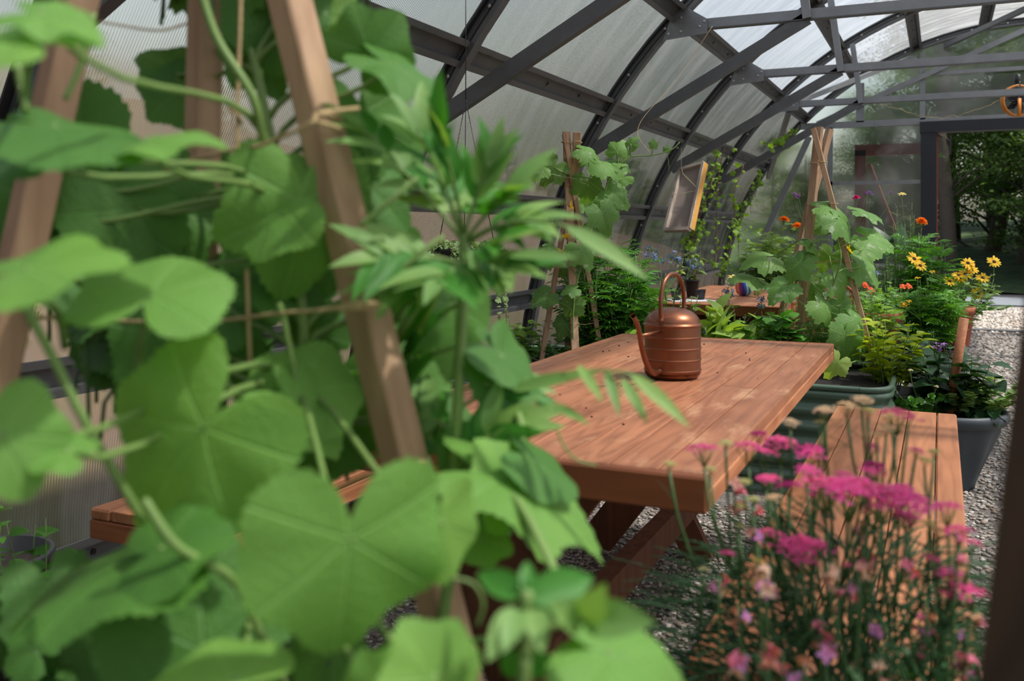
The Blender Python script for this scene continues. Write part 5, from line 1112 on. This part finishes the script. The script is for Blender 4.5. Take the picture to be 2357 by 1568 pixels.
# ---- yarrow and pink salvia in the bed at the bench end
yb = W(1950, 2000, 1.1); yb[2] = SOIL
def yarrow():
    t = thing('yarrow', yb, 'pink yarrow in bloom, flat flower heads spread over the near end of the bench', 'flowers'); g, gl = MB(), MB()
    H = [('yarrow', 1620, 1035, 42, 1.15), ('yarrow', 1722, 1030, 44, 1.15), ('yarrow', 1800, 1022, 52, 1.2), ('yarrow', 1868, 1040, 42, 1.15), ('yarrow', 1765, 1042, 30, 1.18), ('yarrow_deep', 1745, 1000, 24, 1.2), ('yarrow', 2068, 955, 50, 1.15), ('yarrow', 2090, 965, 26, 1.13),
         ('yarrow', 1860, 1083, 34, 1.1), ('yarrow', 1940, 1092, 24, 1.1), ('yarrow', 1900, 1120, 70, 1.02), ('yarrow', 1955, 1130, 80, 1.0), ('yarrow', 2030, 1140, 75, 1.02), ('yarrow', 2095, 1160, 62, 1.0), ('yarrow', 2060, 1140, 60, 1.04), ('yarrow', 2085, 1190, 34, 1.0), ('yarrow', 2180, 1170, 46, 1.02), ('yarrow', 2030, 1168, 36, .99),
         ('yarrow_deep', 2010, 1078, 36, 1.08), ('yarrow', 2000, 1085, 24, 1.06), ('yarrow_deep', 1812, 1118, 28, 1.06), ('yarrow', 1770, 1105, 34, 1.1), ('yarrow', 1760, 1102, 26, 1.14), ('yarrow', 2007, 1030, 22, 1.15), ('yarrow', 2110, 1038, 20, 1.15),
         ('yarrow', 1778, 1230, 36, 1.08), ('yarrow', 1830, 1262, 62, 1.04), ('yarrow', 1870, 1262, 50, 1.05), ('yarrow', 1850, 1290, 34, 1.02), ('yarrow', 1672, 1274, 24, 1.1), ('yarrow', 1955, 1303, 18, 1.06), ('yarrow', 2240, 1250, 24, .98), ('yarrow', 2205, 1222, 36, 1.0), ('yarrow', 2140, 1285, 26, 1.02), ('yarrow', 2180, 1320, 36, 1.0), ('yarrow', 2235, 1362, 50, .98), ('yarrow', 2180, 1368, 24, 1.0), ('yarrow', 2195, 1345, 20, 1.0),
         ('yarrow_pale', 1900, 945, 26, 1.15), ('yarrow_pale', 1950, 935, 30, 1.15), ('yarrow_pale', 1985, 922, 26, 1.15), ('yarrow_bud', 2000, 945, 18, 1.14), ('yarrow', 1895, 948, 24, 1.17), ('yarrow_pale', 1820, 972, 22, 1.18), ('yarrow_bud', 1888, 972, 16, 1.17), ('yarrow_pale', 2050, 962, 26, 1.13), ('yarrow_pale', 2040, 985, 22, 1.12), ('yarrow_pale', 2018, 1000, 18, 1.12),
         ('yarrow_bud', 1542, 1068, 18, 1.12), ('yarrow_bud', 1670, 1020, 18, 1.16), ('yarrow_bud', 1635, 1080, 16, 1.12), ('yarrow_bud', 1710, 1110, 20, 1.1), ('yarrow_bud', 1700, 1165, 18, 1.1), ('yarrow_pale', 1785, 1146, 22, 1.05), ('yarrow_bud', 1735, 1150, 18, 1.08), ('yarrow_bud', 2130, 1060, 20, 1.1), ('yarrow_bud', 2150, 1040, 16, 1.12), ('yarrow_pale', 1995, 1180, 20, 1.0), ('yarrow_bud', 1700, 1210, 16, 1.1), ('yarrow_bud', 2140, 1205, 16, 1.02), ('yarrow_bud', 1620, 1310, 14, 1.1), ('yarrow_pale', 2160, 1220, 22, 1.02)]
    Rk = dict(yarrow=.046, yarrow_pale=.026, yarrow_bud=.018, yarrow_deep=.03)
    for kd, px, py, R, d in H:
        p = W(px, py, d); s = R*d/FPX/Rk[kd]*1.1; n = nrm(UP-FW*.06+rdir()*.14)
        flower(kd, t, p, n, s)
        b = yb+np.array([rnd(-.14, .14), rnd(-.12, .12), 0]); q = p-n*Rk[kd]*s*.85; P = bez(b, b+UP*.2, q-UP*.16+rdir()*.02, q, 10); g.tube(P, [.0024]*5+[.0019]*5, 6)
        for z in np.linspace(.35, .92, 5):
            c, dd = at_path(P, z); a = rng.uniform(0, 6.28); gl.leaf(T_YAR, c, np.array([math.cos(a), math.sin(a), .8]), UP-FW*.3, rnd(.05, .08)*(1.25-z*.7))
    for (x0, y0, x1, y1) in ((1635, 1420, 1545, 1340), (1650, 1450, 1530, 1450), (1640, 1530, 1520, 1490), (1660, 1380, 1600, 1320), (1680, 1300, 1620, 1230), (1640, 1290, 1590, 1260), (1700, 1480, 1600, 1440), (1640, 1600, 1500, 1540)):
        a, e = W(x0, y0, 1.1), W(x1, y1, 1.05); gl.leaf(T_YAR, a, e-a, UP-FW*.4, np.linalg.norm(e-a)*1.3)
    for i in range(1300):
        a = rng.uniform(0, 6.28); r_ = .2*math.sqrt(rng.random()); z = rnd(.0, .38)*(1-.35*(r_/.2)**2)
        gl.leaf(T_YAR, yb+np.array([r_*math.cos(a), r_*math.sin(a)*.85, z]), np.array([math.cos(a), math.sin(a), rnd(-.1, .8)]), UP+rdir()*.4, np.array([1, 1.9, 1])*rnd(.07, .12))
    g.build('stem', M['stem_dark'], t); gl.build('foliage', M['leaf_yarrow'], t)
T_YAR = pinnate(14, ll=.17, T=strip(p_lance(.2), 1, .1, .1), ang=1.15, droop=.3, seed=31)
M['leaf_yarrow'] = m_leaf('yarrow_leaf', srgb(62, 104, 62), trans=.25, var=.3)
yarrow()
def fl_lip(kind, seed):
    g = MB(); T = strip(lambda t: .42*math.sin(PI*min(.97, t*.8+.15)), 3, .3, .35)
    for a in range(4): b = a*PI/2+.4; g.leaf(T, (0, 0, 0), (math.cos(b), math.sin(b), .5), UP, .011)
    g.lathe([(.0015, -.012), (.003, -.006), (.0035, 0)], (0, 0, 0), 6)
    return g.mesh('small_flower', [M[kind]])
M['dusty'] = m_leaf('dusty_pink_petal', srgb(205, 150, 140), trans=.3, var=.2)
FM['salvia'] = [fl_lip('pink', 1), fl_lip('dusty', 2), fl_lip('blush', 5)]; FM['salvia_lilac'] = [fl_lip('lilac', 3)]
def salvia(label, spikes, base, lil=.15, big=1.):
    t = thing('salvia', base, label, 'flowers'); g, gl = MB(), MB(); cnt = 0
    for (px, py, d, L) in spikes:
        top = W(px, py, d); b = base+np.array([rnd(-.1, .1), rnd(-.08, .08), 0]); P = bez(b, b+UP*.15, top-UP*.2, top, 12); g.tube(P, .0015, 5); Lm = L*d/FPX
        for q in range(int(2+L/34)):
            z = top-UP*Lm*rng.random(); c = z+np.array([rnd(-1, 1), rnd(-1, 1), rnd(-.3, .3)])*.011*big
            m_ = FM['salvia_lilac' if rng.random() < lil else 'salvia']; me = m_[rng.integers(len(m_))]; n = nrm((c-z)+UP*.006+rdir()*.002); x = nrm(np.cross(n, rdir())); nm = 'flower'
            if cnt < 95: link(nm, me, t, M=frame_mat(c, x, n, rnd(.8, 1.25)*big)); cnt += 1
            else: EX.append((c, x, n, rnd(.8, 1.25)*big))
        for q in range(7):
            z, dd = at_path(P, rnd(.25, .85)); gl.leaf(T_LANW, z, rdir()+UP*.2, UP+rdir()*.3, rnd(.02, .04))
    if EX:
        ge = MB(); T = strip(lambda t: .42*math.sin(PI*min(.97, t*.8+.15)), 3, .3, .35)
        for c, x, n, s in EX:
            y = np.cross(n, x)
            for a in range(4): b = a*PI/2; ge.leaf(T, c, x*math.cos(b)+y*math.sin(b)+n*.5, n, .011*s)
        o = ge.build('flowers', M['dusty'], t); o['kind'] = 'stuff'; EX.clear()
    g.build('stem', M['stem_dark'], t); gl.build('foliage', M['leaf_yarrow'], t)
EX = []
M['dusty'] = m_leaf('dusty_pink_petal', srgb(214, 170, 158), trans=.3, var=.2)
sb = W(1900, 2100, .95); sb[2] = SOIL; sb2 = W(2120, 2100, .95); sb2[2] = SOIL
salvia('pale pink and lilac snapdragon-like spikes standing left in the yarrow bed', [(1745, 1255, .95, 90), (1762, 1330, .92, 90), (1700, 1390, .98, 60), (1760, 1480, .85, 70), (1715, 1500, .85, 60), (1850, 1530, .78, 60), (1690, 1110, 1.1, 90), (1730, 1170, 1.05, 90), (1890, 1410, .95, 90), (1655, 1330, 1.02, 50), (1800, 1500, .86, 50), (1900, 1490, .9, 60)], sb, .25, .75)
salvia('dusty pink small-flowered spikes crowding the right of the yarrow bed', [(1960+rnd(-60, 300), rnd(1230, 1530), rnd(.88, 1.02), rnd(70, 130)) for _ in range(13)]+[(1980, 1200, 1.02, 90), (2000, 1260, 1.0, 90), (2220, 1470, .95, 70), (2245, 1400, .95, 50)], sb2, .12, .6)
# ---- dark stake at the right edge and the black tub at the left edge
a, b = W(2482, 560, .58), W(2376, 1568, .5); b = a+(b-a)*1.0; e = b+(b-a)*((b[2]-.0)/(a[2]-b[2])); t = thing('garden_stake', e, 'dark brown stake, very blurred, standing upright at the right edge', 'stake')
MB().beam(e, a+(a-b)*.4, .038, .038, up=nrm(FW-RT*.4), bev=.002).build('shaft', M['stake_dark'], t, False)
cp = W(-25, 1300, 2.45); cp[2] = 0; pot('black tub by the foot of the side wall, left of the bench end', cp, .15, .33, taper=.8)
bush('seedling', 'small-leaved pale seedling growing in the black tub by the side wall', 'plant', cp+UP*.28, 5, .22, .12, T_OVW, .05, 6, 'leaf_bean')
b0 = W(110, 1500, 1.9); b0[2] = 0
for i, (px, py, d, T, s_, mt, lb, h) in enumerate(((110, 1180, 2.2, T_OVW, .08, 'leaf_bean', 'dark leafy seedling in a pot before the wall-side bench end', .45), (640, 1240, 2.0, T_OVW, .07, 'leaf_bean', 'dark leafy plant on the gravel between bench and table', .42))):
    p = W(px, py, d); p[2] = 0; 
    pot('small black pot holding the %s' % ('leafy seedling at the bench end' if i == 0 else 'leafy plant between bench and table'), p, .07, .14); bush('seedling', lb, 'plant', p+UP*.12, 6, h, .12, T, s_, 7, mt)
p = W(20, 470, 2.6); t = thing('climbing_vine', p, 'wispy bright green climber hanging on the side wall at the far left', 'plant'); g, gl = MB(), MB(); P = spline([W(30, 100, 3.2), W(40, 300, 3.1), W(30, 450, 3.1), W(60, 620, 3.05), W(20, 780, 3.0)], 8); g.tube(P, .003, 5)
for q in range(46): c, dd = at_path(P, rnd(.2, 1)); o_ = rdir()*.07; g.tube([c, c+o_], .0012, 4); gl.leaf(T_IVY, c+o_, rdir(), UP-FW*.5+rdir()*.5, rnd(.02, .04))
g.build('stem', M['stem'], t); gl.build('foliage', M['leaf_basil'], t)
